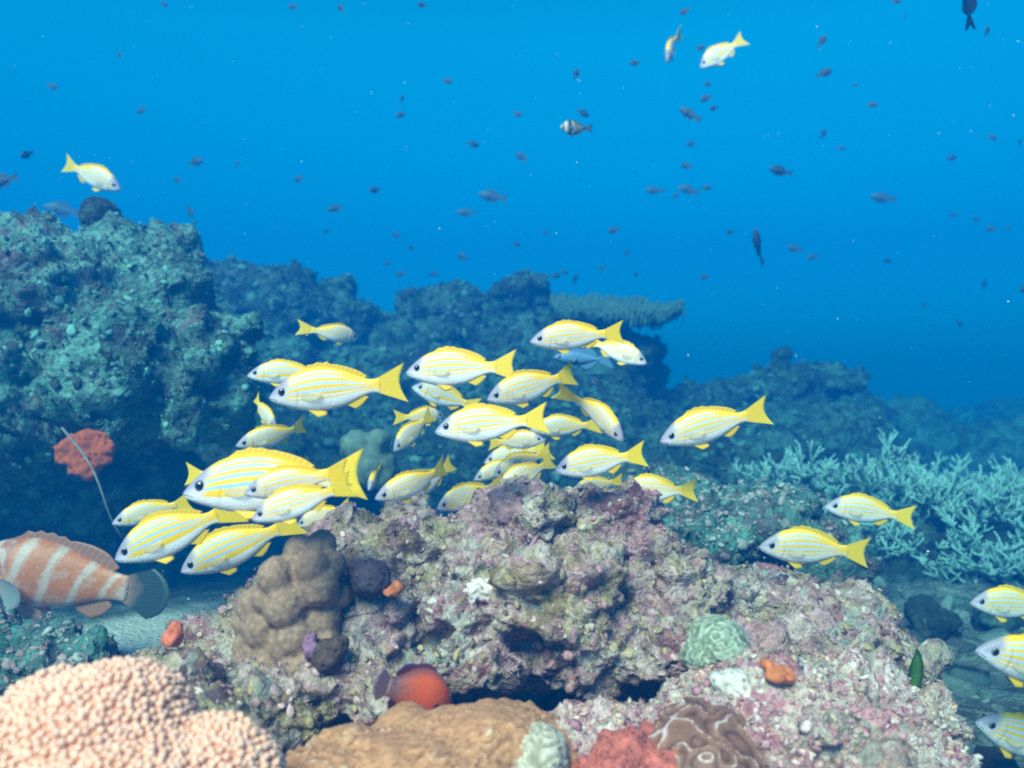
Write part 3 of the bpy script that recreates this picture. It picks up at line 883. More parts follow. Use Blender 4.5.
def round_fish(body_mat, m_fin, m_tail, m_pec, bend, deep=1., gill=.27):
    s = Shape(GR_U, [q * deep for q in GR_T], [q * deep for q in GR_B], [q * deep for q in GR_W], .79, bend, gill)
    parts = [(s.body_mesh(body_mat), [])]
    ud = np.linspace(.27, .90, 19)
    h = np.interp(ud, [.27, .32, .45, .60, .72, .82, .90], [.008, .034, .036, .030, .056, .062, .020]) + np.where(np.arange(19) % 2, -.008, .004) * (ud < .6)
    parts.append((s.fin('dorsal_fin', [(s.x(u), 0, s.top(u) - .008) for u in ud], [(s.x(u) - .03, 0, s.top(u) + hh) for u, hh in zip(ud, h)], m_fin, 18), []))
    ua = np.linspace(.68, .88, 8); ha = np.interp(ua, [.68, .76, .84, .88], [.02, .075, .065, .02])
    parts.append((s.fin('anal_fin', [(s.x(u), 0, s.bot(u) + .008) for u in ua], [(s.x(u) - .04, 0, s.bot(u) - hh) for u, hh in zip(ua, ha)], m_fin, 8), []))
    for sg in (1, -1):
        parts.append((s.fin('pelvic_fin', [(s.x(.36), sg * .03, s.bot(.36) + .012), (s.x(.42), sg * .024, s.bot(.42) + .012)],
                            [(s.x(.46), sg * .055, s.bot(.46) - .055), (s.x(.56), sg * .05, s.bot(.5) - .045), (s.x(.54), sg * .04, s.bot(.5) - .012)], m_fin, 6), []))
        z0 = float(s.bot(.31) + .30 * (s.top(.31) - s.bot(.31))); y0 = float(s.side(.31, .30)) - .002
        a = np.linspace(.5, -1.9, 11)
        parts.append((s.fin('pectoral_fin', [(s.x(.305), sg * y0, z0 + .03), (s.x(.32), sg * y0, z0 - .03)],
                            [(s.x(.31) - .035 - .085 * math.cos(q + .75), sg * (y0 + .05), z0 - .045 + .085 * math.sin(q + .75)) for q in a], m_pec, 10, thick=.004), []))
    a = np.linspace(1.15, -1.15, 13)
    parts.append((s.fin('tail_fin', [(s.x(.97), 0, z) for z in np.linspace(.060, -.058, 13)],
                        [(-.335 - .165 * math.cos(q), 0, .125 * math.sin(q) / math.sin(1.15)) for q in a], m_tail, 15, 9, .009), []))
    for e, p in s.eye_meshes(.135, .74, .021, M_iris, M_pupil, .6): parts.append((e, [p]))
    parts.append((s.mouth_mesh(M_mouth, .42, .2, .13, .005), []))
    return parts
M_gfin = fin_mat('red_brown_fin_mat', (.34, .15, .09))
M_gtail = fin_mat('dark_teal_tail_mat', (.030, .055, .055), (.06, .09, .085))  # shade on the tail painted in as dark teal
_gt = M_gtail.node_tree; _gb = _gt.nodes['Principled BSDF']; _go = _gb.inputs['Base Color'].links[0].from_socket
_gs = uvz(_gt)[1]; _gn = noise(_gt, N(_gt, 'ShaderNodeTexCoord').outputs['Object'], 22, 4, .65)
_gm = maprange(_gt, math_(_gt, 'ADD', _gs, math_(_gt, 'MULTIPLY', math_(_gt, 'SUBTRACT', _gn.outputs[0], .5), .5)), .05, .45, .85, 0)
_gt.links.new(mix(_gt, _gm, _go, (.34, .17, .12)), _gb.inputs['Base Color'])
M_gpec = fin_mat('grey_fan_fin_mat', (.26, .28, .28), None, .25)
put('grouper', lambda: round_fish(grouper_body(), M_gfin, M_gtail, M_gpec, .25), (-44, 564), (176, 593), 1.66, 4,
    'orange and white banded fish resting on the sand at the left edge', 'fish', None, 'grouper')

def hind_body():
    m, nt, b = new_mat('red_spotted_body_mat')
    u, v, _ = uvz(nt)
    tc = N(nt, 'ShaderNodeTexCoord').outputs['Object']
    col = ramp(nt, u, [(0, (.80, .09, .02)), (.62, (.90, .13, .02)), (.76, (.72, .15, .07)), (.92, (.42, .22, .20))])
    col = mix(nt, maprange(nt, v, .80, .98, 0, .9), col, (.16, .06, .07))
    vv = vor(nt, tc, 34)
    col = mix(nt, math_(nt, 'MULTIPLY', maprange(nt, vv.outputs['Distance'], .16, .26, .85, 0), maprange(nt, u, .6, .85, 0, 1)), col, (.10, .03, .04))
    nt.links.new(col, b.inputs['Base Color']); b.inputs['Roughness'].default_value = .45
    n = noise(nt, tc, 70, 4); bump(nt, b, n.outputs[0], .3, .003)
    return m
def hind_tail():
    m, nt, b = new_mat('spotted_tail_mat')
    t, s_, rid = uvz(nt)
    tc = N(nt, 'ShaderNodeTexCoord').outputs['Object']
    vv = vor(nt, tc, 38)
    c = ramp(nt, s_, [(0, (.44, .22, .20)), (.5, (.42, .25, .26)), (1, (.36, .23, .26))])
    c = mix(nt, maprange(nt, vv.outputs['Distance'], .14, .26, .9, 0), c, (.05, .025, .04))
    c = mix(nt, maprange(nt, s_, .93, .98, 0, 1), c, (.06, .06, .28))
    nt.links.new(c, b.inputs['Base Color']); b.inputs['Roughness'].default_value = .5
    return m
M_hfin = fin_mat('blue_edged_fin_mat', (.22, .05, .05), (.04, .06, .38))
put('hind', lambda: round_fish(hind_body(), M_hfin, hind_tail(), M_hfin, -.35, 1.25, -1), (450, 703), (363, 679), 1.02, -44,
    'bright red spotted fish with its front hidden in the hollow under the central rock', 'fish', None, 'coral_grouper')

# ---- damselfish and other dark fish of the open water
DM_U = [0, .04, .10, .2, .35, .5, .65, .8, .92, 1]
DM_T = [.004, .05, .10, .16, .215, .215, .165, .095, .055, .052]
DM_B = [-.006, -.05, -.095, -.15, -.20, -.205, -.165, -.095, -.055, -.05]
DM_W = [.004, .03, .045, .06, .072, .066, .05, .03, .016, .01]
def small_fish(body_mat, fin, deep=1., fork=.055, bend=0., with_eye=True, tail_mat=None, hi=1.):
    s = Shape(DM_U, [x * deep for x in DM_T], [x * deep for x in DM_B], DM_W, .76, bend)
    parts = [(s.body_mesh(body_mat, 36, 16), [])]
    ud = np.linspace(.24, .88, 11); h = np.interp(ud, [.24, .34, .55, .72, .80, .88], [.01, .05, .05, .10, .09, .01]) * hi
    parts.append((s.fin('dorsal_fin', [(s.x(u), 0, s.top(u) - .008) for u in ud], [(s.x(u) - .06, 0, s.top(u) + hh) for u, hh in zip(ud, h)], fin, 9), []))
    ua = np.linspace(.52, .88, 8); ha = np.interp(ua, [.52, .66, .78, .88], [.02, .10, .09, .01]) * hi
    parts.append((s.fin('anal_fin', [(s.x(u), 0, s.bot(u) + .008) for u in ua], [(s.x(u) - .06, 0, s.bot(u) - hh) for u, hh in zip(ua, ha)], fin, 7), []))
    for sg in (1, -1):
        parts.append((s.fin('pelvic_fin', [(s.x(.32), sg * .02, s.bot(.32) + .01), (s.x(.38), sg * .02, s.bot(.38) + .01)],
                            [(s.x(.50), sg * .03, s.bot(.48) - .07), (s.x(.54), sg * .03, s.bot(.5) - .01)], fin, 4), []))
        parts.append((s.fin('pectoral_fin', [(s.x(.30), sg * (float(s.hw(.3)) - .002), .02), (s.x(.30), sg * (float(s.hw(.3)) - .002), -.03)],
                            [(s.x(.48), sg * .10, .03), (s.x(.50), sg * .11, -.02), (s.x(.42), sg * .10, -.07)], fin, 5), []))
    z = np.array([.15, .12, .07, 0, -.07, -.12, -.15]); x = np.array([-.5, -.49, -.47, -.5 + fork * 1.4, -.47, -.49, -.5])
    parts.append((s.fin('tail_fin', [(s.x(.96), 0, q) for q in np.linspace(.045, -.045, 7)], [(a, 0, q) for a, q in zip(x, z)], tail_mat or fin, 9, 6, .01), []))
    if with_eye:
        for e, p in s.eye_meshes(.13, .62, .03, M_iris, M_pupil, .7): parts.append((e, [p]))
    return parts
M_dark = plain('dark_fish_mat', (.018, .05, .09), .5, 40, .3, .002)  # bluish base on body and fins: fading into the water, put into the colour
M_dfin = fin_mat('dark_fin_mat', (.02, .06, .10))
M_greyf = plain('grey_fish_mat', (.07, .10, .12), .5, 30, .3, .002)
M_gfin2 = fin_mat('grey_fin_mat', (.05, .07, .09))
M_bluef = plain('blue_fish_mat', (.10, .24, .40), .4, 30, .25, .002)
M_bfin = fin_mat('blue_fin_mat', (.08, .20, .34))
def banded_mat():
    m, nt, b = new_mat('banded_reef_fish_mat')
    u, v, _ = uvz(nt)
    K = (.012, .014, .018); G = (.30, .34, .26); D = (.10, .13, .11)
    nt.links.new(ramp(nt, u, [(0, G), (.09, G), (.11, K), (.15, K), (.17, (.5, .5, .42)), (.30, G), (.33, K), (.44, K), (.47, G), (.62, D), (.9, D), (.93, K), (1, K)]), b.inputs['Base Color'])
    b.inputs['Roughness'].default_value = .5
    return m
put('butterfly', lambda: small_fish(banded_mat(), M_gfin2, 1.05, .03, .2, tail_mat=M_dfin, hi=.5), (560, 127), (592, 129), 2.3, 14, 'oval fish with dark upright bars and dark tail in the open water', 'fish', None, 'butterflyfish')
put('surgeon', lambda: small_fish(M_dark, M_dfin, .72, .07, .35), (974, -26), (965, 30), 1.85, 12, 'dark fish swimming straight up out of the top edge, at the right', 'fish', None, 'surgeonfish')
GREY = [
 ((755, 228), (761, 266), 2.9, 25, 'dark fish pointing straight up over the right outcrop, darkest at its tail'),
 ((769, 168), (792, 174), 3.2, 12, 'small dark grey fish facing left, right of centre in the open water'),
 ((20, 157), (33, 152), 2.6, 40, 'dark fish seen end on near the left edge, above the big rock'),
 ((-14, 184), (19, 177), 2.3, 10, 'dark fish cut by the left edge, with its forked tail showing'),
 ((193, 217), (186, 205), 2.8, 15, 'small dark fish diving right of the round knob on the left rock'),
 ((327, 210), (343, 207), 3.4, 10, 'rounded dark fish over the dark ridge left of centre'),
 ((1019, 290), (1036, 286), 3.0, 10, 'dark fish cut off by the right edge, halfway up'),
 ((679, 108), (701, 121), 4.4, 10, 'faint slim grey fish with a forked tail below the high greenish fish'),
 ((645, 190), (664, 191), 5.5, 10, 'faint grey fish, left one of the blurred cluster in mid water'),
 ((678, 187), (699, 193), 5.8, 10, 'faint grey fish, right one of the blurred cluster in mid water'),
 ((786, 247), (803, 250), 5.0, 10, 'faint grey fish, left of a close pair over the right outcrop'),
 ((806, 258), (819, 256), 5.2, 10, 'faint grey fish, right of a close pair over the right outcrop'),
 ((870, 196), (896, 200), 5.6, 8, 'faint long grey fish with a darker tail far right in mid water'),
 ((478, 194), (507, 199), 6.0, 8, 'faint long grey fish, upper of two near the middle of the water'),
 ((456, 212), (476, 213), 6.2, 8, 'faint long grey fish, lower of two near the middle of the water'),
 ((42, 206), (82, 214), 4.6, 10, 'large pale hazy fish shape behind the round knob of the left rock'),
]
for i, (a, b_, Y, yaw, lab) in enumerate(GREY):
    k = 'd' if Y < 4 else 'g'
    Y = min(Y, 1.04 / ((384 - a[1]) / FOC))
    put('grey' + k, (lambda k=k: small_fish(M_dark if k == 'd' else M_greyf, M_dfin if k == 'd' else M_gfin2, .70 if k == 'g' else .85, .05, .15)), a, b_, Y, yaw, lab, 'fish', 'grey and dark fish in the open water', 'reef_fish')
put('blue', lambda: small_fish(M_bluef, M_bfin, .5, .06, .1), (553, 357), (614, 360), 1.9, 8, 'slender blue fish just beneath the topmost striped fish', 'fish', None, 'fusilier')

TINY = [(293,7,8),(341,8,7),(422,5,8),(52,86,10),(142,110,9),(164,4,7),(120,55,6),(195,162,13),(178,180,8),(237,164,6),(375,190,10),(299,179,9),(401,115,9),(402,99,6),(447,81,9),(473,144,10),(522,157,12),
 (576,74,9),(635,63,9),(685,11,10),(700,48,8),(517,114,9),(583,113,11),(706,98,11),(714,108,7),(707,84,7),(691,144,8),(687,166,10),(675,196,8),(706,188,9),(614,230,10),(627,253,8),(516,244,7),(602,268,7),(575,279,10),
 (564,272,7),(555,276,9),(822,41,12),(824,73,14),(823,134,9),(841,148,7),(872,105,10),(855,85,6),(896,1,8),(987,31,9),(992,137,9),(951,158,9),(953,215,8),(977,219,8),(992,229,10),(1008,228,7),(888,261,8),(984,284,10),
 (959,323,8),(925,305,6),(463,257,10),(410,247,6),(388,263,7),(401,274,8),(397,235,8),(326,231,6),(433,274,9),(705,277,9),(636,275,6),(545,233,6),(1020,143,7),(905,18,6),(730,232,6)]
def tiny_make():
    parts = small_fish(M_dark, M_dfin, 1., .05, .1, False)
    bm = bmesh.new()
    for me, _ in parts: bm.from_mesh(me)
    return from_bm('damselfish', bm, M_dark)
tiny_me = tiny_make()
rt_ = random.Random(5)
for px, py, s_ in TINY:
    o = link('damselfish', tiny_me)
    Y = rt_.uniform(3.0, 6.0)
    Y = min(Y, 1.06 / max(.001, (384 - py) / FOC))
    a = rt_.choice((0, 0, 180, 180, 90, 20, 200)) + rt_.uniform(-35, 35)
    d = (math.cos(R(a)) * s_ * .62, math.sin(R(a)) * s_ * .62)
    c, e, L = aim((px - d[0], py - d[1]), (px + d[0], py + d[1]), Y, rt_.uniform(-30, 30))
    o.location, o.rotation_euler, o.scale = c, e, (L, L, L)
    tag(o, 'tiny dark damselfish silhouette hovering in the open blue water', 'fish', 'tiny dark fish scattered through the water')
# ------------------------------------------------------------------ corals, sponges and other growths
def lump(name, blobs, voxel, amps, mat, label, cat, sm=3, seed=0, attrs=None, group=None):
    me = union(blobs, voxel)
    smooth_mesh(me, sm)
    V, Nn = get_np(me)
    d = np.zeros(len(V))
    for k, (kind, f, a) in enumerate(amps):
        if kind == 'k': d += a * (.5 - worley(V * f, seed + k))
        elif kind == 'n': d += a * fbm(V * f, 3, seed + k)
    val = None
    if attrs: val, dd = attrs(V, Nn); d = d + dd
    V = V + Nn * d[:, None]
    c = V.mean(0); c[2] = V[:, 2].min()
    me.vertices.foreach_set('co', (V - c).astype(np.float32).ravel()); me.update()
    me.polygons.foreach_set('use_smooth', np.ones(len(me.polygons), bool))
    if val is not None:
        a = me.attributes.new('ridge', 'FLOAT', 'POINT'); a.data.foreach_set('value', np.asarray(val, np.float32))
    me.name = name; me.materials.clear(); me.materials.append(mat)
    return tag(link(name, me, None, c), label, cat, group)

# lobed brown coral on the left shoulder of the central rock
rr = random.Random(21)
lob = [(255, 600, 20), (275, 570, 22), (300, 548, 20), (322, 540, 17), (250, 640, 20), (285, 600, 25), (318, 580, 25), (262, 625, 22), (295, 630, 24), (322, 612, 22), (330, 560, 18), (268, 655, 22),
       (292, 665, 21), (248, 615, 17), (308, 655, 16), (340, 590, 14), (268, 590, 19), (300, 590, 20), (276, 680, 15), (312, 560, 19), (243, 655, 14), (328, 632, 14), (258, 672, 13), (283, 640, 19)]
M_lobed = plain('lobed_coral_mat', (.31, .195, .13), .85, 130, .45, .0022, .2)
bl = []
for x, y, r in lob:
    Y = 1.10 + .05 * abs((x - 290) / 45) ** 2 * .5 - .02 * rr.random() + (.03 if y < 560 else 0)
    bl.append(PB(x, y + 6, Y - .012, r * .86, .026, r * .95))
bl.append(PB(290, 615, 1.165, 38, .04, 60))
lump('lobed_coral', bl, .0030, [('n', 18, .004), ('n', 90, .0014), ('k', 150, .0016)], M_lobed, 'greyish brown coral of smooth rounded lobes at the left of the central rock', 'coral', 2, 2)

# nodular peach coral in the lower left corner
M_peach = attr_mat('peach_coral_mat', 'col', .90, 1.10, 300, .55, .0012)
def peach():
    base = [PB(100, 744, .74, 88, .075, 78), PB(10, 776, .74, 110, .09, 74), PB(-70, 780, .76, 90, .09, 76), PB(205, 800, .735, 82, .06, 78), PB(120, 790, .70, 90, .08, 60), PB(146, 720, .77, 34, .05, 38), PB(60, 710, .78, 50, .05, 34), PB(60, 800, .72, 120, .09, 40)]
    me = union(base, .0030); smooth_mesh(me, 10)
    V, Nn = get_np(me)
    V = V + Nn * (.012 * fbm(V * 14, 3, 4))[:, None]
    me.vertices.foreach_set('co', V.astype(np.float32).ravel()); me.update()
    V, Nn = get_np(me)
    F = []
    for p in me.polygons:
        q = list(p.vertices)
        F.append(q[:3]);
        if len(q) == 4: F.append([q[0], q[2], q[3]])
    F = np.array(F)
    r2 = np.random.default_rng(5)
    # nodules, kept a little apart from one another
    ok = np.where((Nn[:, 2] > -.35) & (Nn[:, 1] < .8))[0]
    r2.shuffle(ok)
    cell = {}; keep = []
    D = .0046
    for i in ok:
        k = tuple(np.floor(V[i] / D).astype(int)); good = True
        for a in (-1, 0, 1):
            for b in (-1, 0, 1):
                for c in (-1, 0, 1):
                    for j in cell.get((k[0] + a, k[1] + b, k[2] + c), ()):
                        if ((V[i] - V[j]) ** 2).sum() < D * D: good = False
        if good: cell.setdefault(k, []).append(i); keep.append(i)
    keep = np.array(keep); n = len(keep)
    T, TF = ICO2
    nn = Nn[keep] + r2.normal(size=(n, 3)) * .12; nn /= np.linalg.norm(nn, axis=1, keepdims=True)
    a, b = frame(nn, r2)
    s = r2.uniform(.0026, .0041, n); el = r2.uniform(.85, 1.5, n)
    W = V[keep][:, None] + s[:, None, None] * (T[None, :, 0:1] * a[:, None] + T[None, :, 1:2] * b[:, None] + T[None, :, 2:3] * el[:, None, None] * nn[:, None]) + (nn * (s * .45)[:, None])[:, None]
    tip = np.clip(T[:, 2], 0, 1) ** 2
    c0 = np.array((.80, .42, .27)); c1 = np.array((.82, .54, .42))
    cv = (c0 + (c1 - c0) * tip[:, None])[None] * r2.uniform(.88, 1.08, (n, 1, 1))
    CV = np.concatenate([np.concatenate([np.tile((.68, .34, .22), (len(V), 1)), cv.reshape(-1, 3)]), np.ones((len(V) + n * len(T), 1))], 1)
    FF = (TF[None] + (np.arange(n) * len(T))[:, None, None]).reshape(-1, 3) + len(V)
    AV = np.concatenate([V, W.reshape(-1, 3)]); org = np.array(P(100, 790, .74))
    return mesh_np('knobbly_coral', AV - org, np.concatenate([F, FF]), M_peach, True, {'col': ('FLOAT_COLOR', CV)}), org
pm_, po = peach()
tag(link('knobbly_coral', pm_, None, po), 'peach pink coral covered in small round knobs, filling the lower left corner', 'coral')
und = rock('rubble_rock', [PB(10, 830, .80, 150, .12, 56), PB(180, 850, .84, 130, .12, 60), PB(160, 760, .92, 100, .08, 70), PB(100, 830, .95, 160, .1, 110), PB(190, 700, 1.0, 34, .05, 40), PB(150, 720, 1.02, 40, .06, 66)], .006, [(18, .02), (45, .009), (90, .004)], M_near,
     'mauve rubble rock under and behind the peach knobbly coral', n_extra=40, ex=(.01, .025), seed=23)
growth(und, 4000, .001, .005, near_cols, 24, .35)

# maze patterned stony corals
def maze(f, s, warp=.6):
    def fn(V, Nn):
        q = V * f + warp * np.stack([fbm(V * f * .7 + 7 * j, 2, s + j) for j in range(3)], 1)
        n = vnoise(q, s) + .5 * vnoise(q * 1.9 + 3, s + 1)
        w_ = np.abs(((n * 2.6) % 1) - .5) * 2            # 1 on the ridge, 0 in the valley
        return w_, None
    return fn
def ridge_mat(name, stops, scale=170, var=(.7, 1.25), rough=.7, bmp=.0015):
    m, nt, b = new_mat(name)
    a = N(nt, 'ShaderNodeAttribute', attribute_name='ridge')
    c = ramp(nt, a.outputs['Fac'], stops)
    tc = N(nt, 'ShaderNodeTexCoord').outputs['Object']
    n = noise(nt, tc, scale, 5, .65)
    v = maprange(nt, n.outputs[0], .3, .7, *var)
    vc = N(nt, 'ShaderNodeCombineColor')
    for k in range(3): nt.links.new(v, vc.inputs[k])
    c = mix(nt, 1., c, vc.outputs[0], 'MULTIPLY')
    nt.links.new(c, b.inputs['Base Color']); b.inputs['Roughness'].default_value = rough
    b.inputs['Specular IOR Level'].default_value = .25
    bump(nt, b, n.outputs[0], .5, bmp)
    return m
M_maze = ridge_mat('tan_coral_mat', [(0, (.22, .095, .045)), (.45, (.46, .215, .105)), (.8, (.52, .26, .135)), (.97, (.68, .48, .33))])
def a_tan(V, Nn):
    w_, _ = maze(42, 3)(V, Nn)
    patch = np.clip(fbm(V * 9, 3, 8) * 2.6 + .5, .2, 1)     # the folds stand out in places only
    return .5 + (w_ - .5) * patch, .006 * w_ ** 3 * patch + .0016 * fbm(V * 110, 3, 2) - .002 * worley(V * 150, 4)
lump('plate_coral', [PB(440, 768, .93, 110, .09, 56), PB(350, 790, .90, 66, .08, 60), PB(530, 775, .95, 66, .08, 52), PB(405, 735, .96, 34, .05, 32), PB(330, 810, .86, 70, .06, 60), PB(500, 740, .97, 60, .06, 26), PB(450, 800, .88, 120, .08, 60)],
     .0042, [('n', 12, .012), ('k', 30, .006)], M_maze, 'tan brown encrusting coral with faint folds at the bottom centre', 'coral', 4, 3, a_tan)
M_brain = ridge_mat('brain_coral_mat', [(0, (.09, .045, .03)), (.35, (.20, .095, .065)), (.80, (.26, .125, .08)), (.90, (.50, .36, .34)), (1, (.66, .52, .50))], 200, (.75, 1.2), .45)
def a_brain(V, Nn):
    w_, _ = maze(23, 14, .45)(V, Nn)
    return w_, .0045 * w_ ** 2
lump('brain_coral', [PB(700, 768, .95, 66, .09, 60), PB(650, 790, .93, 46, .06, 50), PB(735, 790, .95, 46, .06, 56)], .0030, [('n', 14, .006)], M_brain, 'brown dome of folded brain coral with pale ridge lines at the bottom edge', 'coral', 4, 5, a_brain)
M_green = ridge_mat('green_brain_mat', [(0, (.10, .13, .09)), (.5, (.26, .31, .22)), (.9, (.42, .46, .36))], 200)
lump('brain_coral', [PB(718, 643, 1.125, 29, .05, 24), PB(700, 653, 1.125, 20, .04, 16)], .0030, [], M_green, 'small pale green brain coral head on the right of the central rock', 'coral', 3, 6, lambda V, Nn: (maze(46, 4)(V, Nn)[0], .004 * maze(46, 4)(V, Nn)[0]))
M_white = ridge_mat('white_maze_mat', [(0, (.24, .20, .13)), (.5, (.44, .39, .29)), (.9, (.58, .53, .43))], 200)
lump('maze_coral', [PB(540, 755, .90, 26, .04, 26), PB(520, 775, .89, 22, .04, 26)], .0030, [], M_white, 'small whitish maze coral between the tan coral and the red sponge', 'coral', 3, 7, lambda V, Nn: (maze(42, 9)(V, Nn)[0], .005 * maze(42, 9)(V, Nn)[0]))

# sponges
M_red = plain('red_sponge_mat', (.50, .13, .095), .85, 110, .5, .003, .2, 160)
lump('red_sponge', [PB(620, 768, .915, 40, .05, 36), PB(655, 780, .91, 34, .05, 38), PB(592, 785, .90, 30, .04, 30), PB(640, 740, .95, 26, .04, 16)], .0035, [('k', 30, .014), ('n', 40, .010), ('k', 80, .006)], M_red, 'flat dull red sponge spreading at the bottom edge beside the brain coral', 'sponge', 2, 8)
M_org = plain('orange_sponge_mat', (.42, .085, .018), .85, 90, .35, .004, .2, 70)
lump('orange_sponge', [PB(85, 452, 1.88, 28, .016, 21), PB(66, 452, 1.88, 15, .014, 14), PB(101, 446, 1.88, 14, .014, 16), PB(84, 466, 1.88, 18, .014, 13)], .0045, [('k', 45, .008), ('n', 30, .012), ('n', 90, .006)], M_org, 'bright orange rounded sponge hanging on the shaded side of the left rock', 'sponge', 2, 9)
M_dark_sp = plain('dark_sponge_mat', (.085, .065, .085), .9, 150, .5, .004, .15, 130)
lump('dark_sponge', [PB(370, 578, 1.115, 21, .03, 20), PB(362, 572, 1.12, 15, .02, 14)], .0030, [('k', 70, .006)], M_dark_sp, 'dark grey ball sponge with a pitted skin, right of the lobed coral', 'sponge', 2, 10)
M_dark_br = plain('brown_sponge_mat', (.095, .060, .045), .9, 150, .5, .004, .15, 110)
lump('brown_sponge', [PB(329, 655, 1.06, 18, .025, 18), PB(338, 648, 1.06, 11, .02, 12)], .0028, [('k', 60, .007)], M_dark_br, 'small dark brown ball sponge just below the lobed coral', 'sponge', 2, 11)
M_tun = plain('tunicate_mat', (.62, .15, .075), .6, 120, .35, .002, .3)
lump('sea_squirt', [PB(172, 637, .98, 10, .012, 11), PB(176, 628, .98, 7, .01, 7)], .0024, [('k', 90, .003), ('n', 80, .006)], M_tun, 'small round orange red sea squirt behind the peach knobbly coral', 'sea squirt', 2, 12)
M_og = plain('small_orange_mat', (.56, .17, .06), .7, 120, .4, .002, .2)
lump('orange_crust', [PB(390, 594, 1.10, 8, .012, 7), PB(397, 588, 1.10, 5, .01, 6)], .0024, [('k', 80, .004), ('n', 75, .009)], M_og, 'small orange sponge crust beside the dark ball sponge', 'sponge', 2, 13)
lump('orange_crust', [PB(775, 670, .985, 12, .02, 8), PB(786, 674, .985, 8, .02, 7)], .0024, [('k', 80, .004), ('n', 75, .010)], M_og, 'small orange sponge crust on the pink and white shelf at right', 'sponge', 2, 14)
M_wh = plain('white_sponge_mat', (.62, .56, .50), .8, 90, .15, .003, .2, 90)
lump('white_sponge', [PB(737, 692, 1.01, 24, .03, 22), PB(752, 700, 1.01, 18, .03, 16), PB(730, 712, 1.0, 16, .02, 14)], .0032, [('k', 40, .010), ('n', 60, .010), ('k', 120, .005)], M_wh, 'white lumpy sponge on top of the pink shelf', 'sponge', 2, 15)
M_pale = plain('pale_sponge_mat', (.64, .55, .52), .8, 120, .2, .003, .2, 110)
lump('white_sponge', [PB(482, 588, 1.14, 14, .02, 9), PB(470, 594, 1.14, 9, .015, 6), PB(494, 584, 1.14, 8, .015, 6), PB(486, 597, 1.135, 9, .012, 6)], .0026, [('n', 60, .010), ('k', 110, .005)], M_pale, 'small pinkish white sponge in the middle of the central rock', 'sponge', 2, 16)
M_pur = plain('purple_sponge_mat', (.26, .13, .22), .8, 120, .3, .003, .2, 130)
lump('purple_sponge', [PB(311, 648, 1.055, 9, .012, 14)], .0026, [('k', 70, .005), ('n', 75, .008)], M_pur, 'small purple sponge between the lobed coral and the brown ball sponge', 'sponge', 2, 17)
lump('purple_sponge', [PB(505, 570, 1.16, 10, .015, 9), PB(498, 562, 1.17, 8, .015, 7)], .0026, [('k', 70, .005)], plain('mauve_crust_mat', (.46, .26, .44), .8, 120, .3, .003, .2, 130), 'small mauve sponge patch high on the central rock', 'sponge', 2, 18)

# knobs standing on the ridges
lump('round_coral', [PB(100, 218, 2.38, 20, .052, 19), PB(99, 216, 2.37, 18, .048, 19), PB(101, 234, 2.38, 17, .05, 15)], .005, [('k', 55, .008), ('n', 45, .008), ('k', 110, .005)], M_mid, 'round dark coral knob standing on top of the left rock', 'coral', 3, 19)
lump('round_coral', [PB(782, 355, 4.5, 11, .05, 9), PB(779, 364, 4.5, 9, .04, 9)], .009, [('k', 20, .02)], M_mid, 'round dark coral knob standing on the right outcrop', 'coral', 1, 20)
lump('round_coral', [PB(357, 447, 2.05, 17, .05, 17), PB(378, 441, 2.05, 13, .04, 13), PB(370, 465, 2.05, 20, .05, 22), PB(385, 470, 2.07, 14, .05, 22)], .007, [('k', 34, .010)], plain('grey_green_coral_mat', (.11, .17, .14), .85, 60, .35, .004, .2), 'grey green lobed coral head behind the tail of the largest fish', 'coral', 2, 21)

# branching coral
def tube_path(V, F, A, pts, rad, n=6, a0=0., a1=0.):
    o = len(V); K = len(pts)
    for k, p in enumerate(pts):
        d = (pts[min(k + 1, K - 1)] - pts[max(k - 1, 0)]).normalized()
        u = d.cross(Vector((.31, .17, .93))).normalized(); v = d.cross(u)
        for j in range(n):
            an = j / n * 6.283
            V.append(p + (u * math.cos(an) + v * math.sin(an)) * rad[k]); A.append(a0 + (a1 - a0) * k / (K - 1))
    for k in range(K - 1):
        for j in range(n):
            F.append([o + k * n + j, o + k * n + (j + 1) % n, o + (k + 1) * n + (j + 1) % n, o + (k + 1) * n + j])
    c = len(V); V.append(pts[-1] + (pts[-1] - pts[-2]).normalized() * rad[-1] * .9); A.append(a1)
    for j in range(n):
        F.append([o + (K - 1) * n + j, o + (K - 1) * n + (j + 1) % n, c, c])
M_stag = ridge_mat('branching_coral_mat', [(0, (.04, .075, .075)), (.5, (.11, .23, .22)), (1, (.27, .47, .44))], 90, (.8, 1.15), .7, .002)
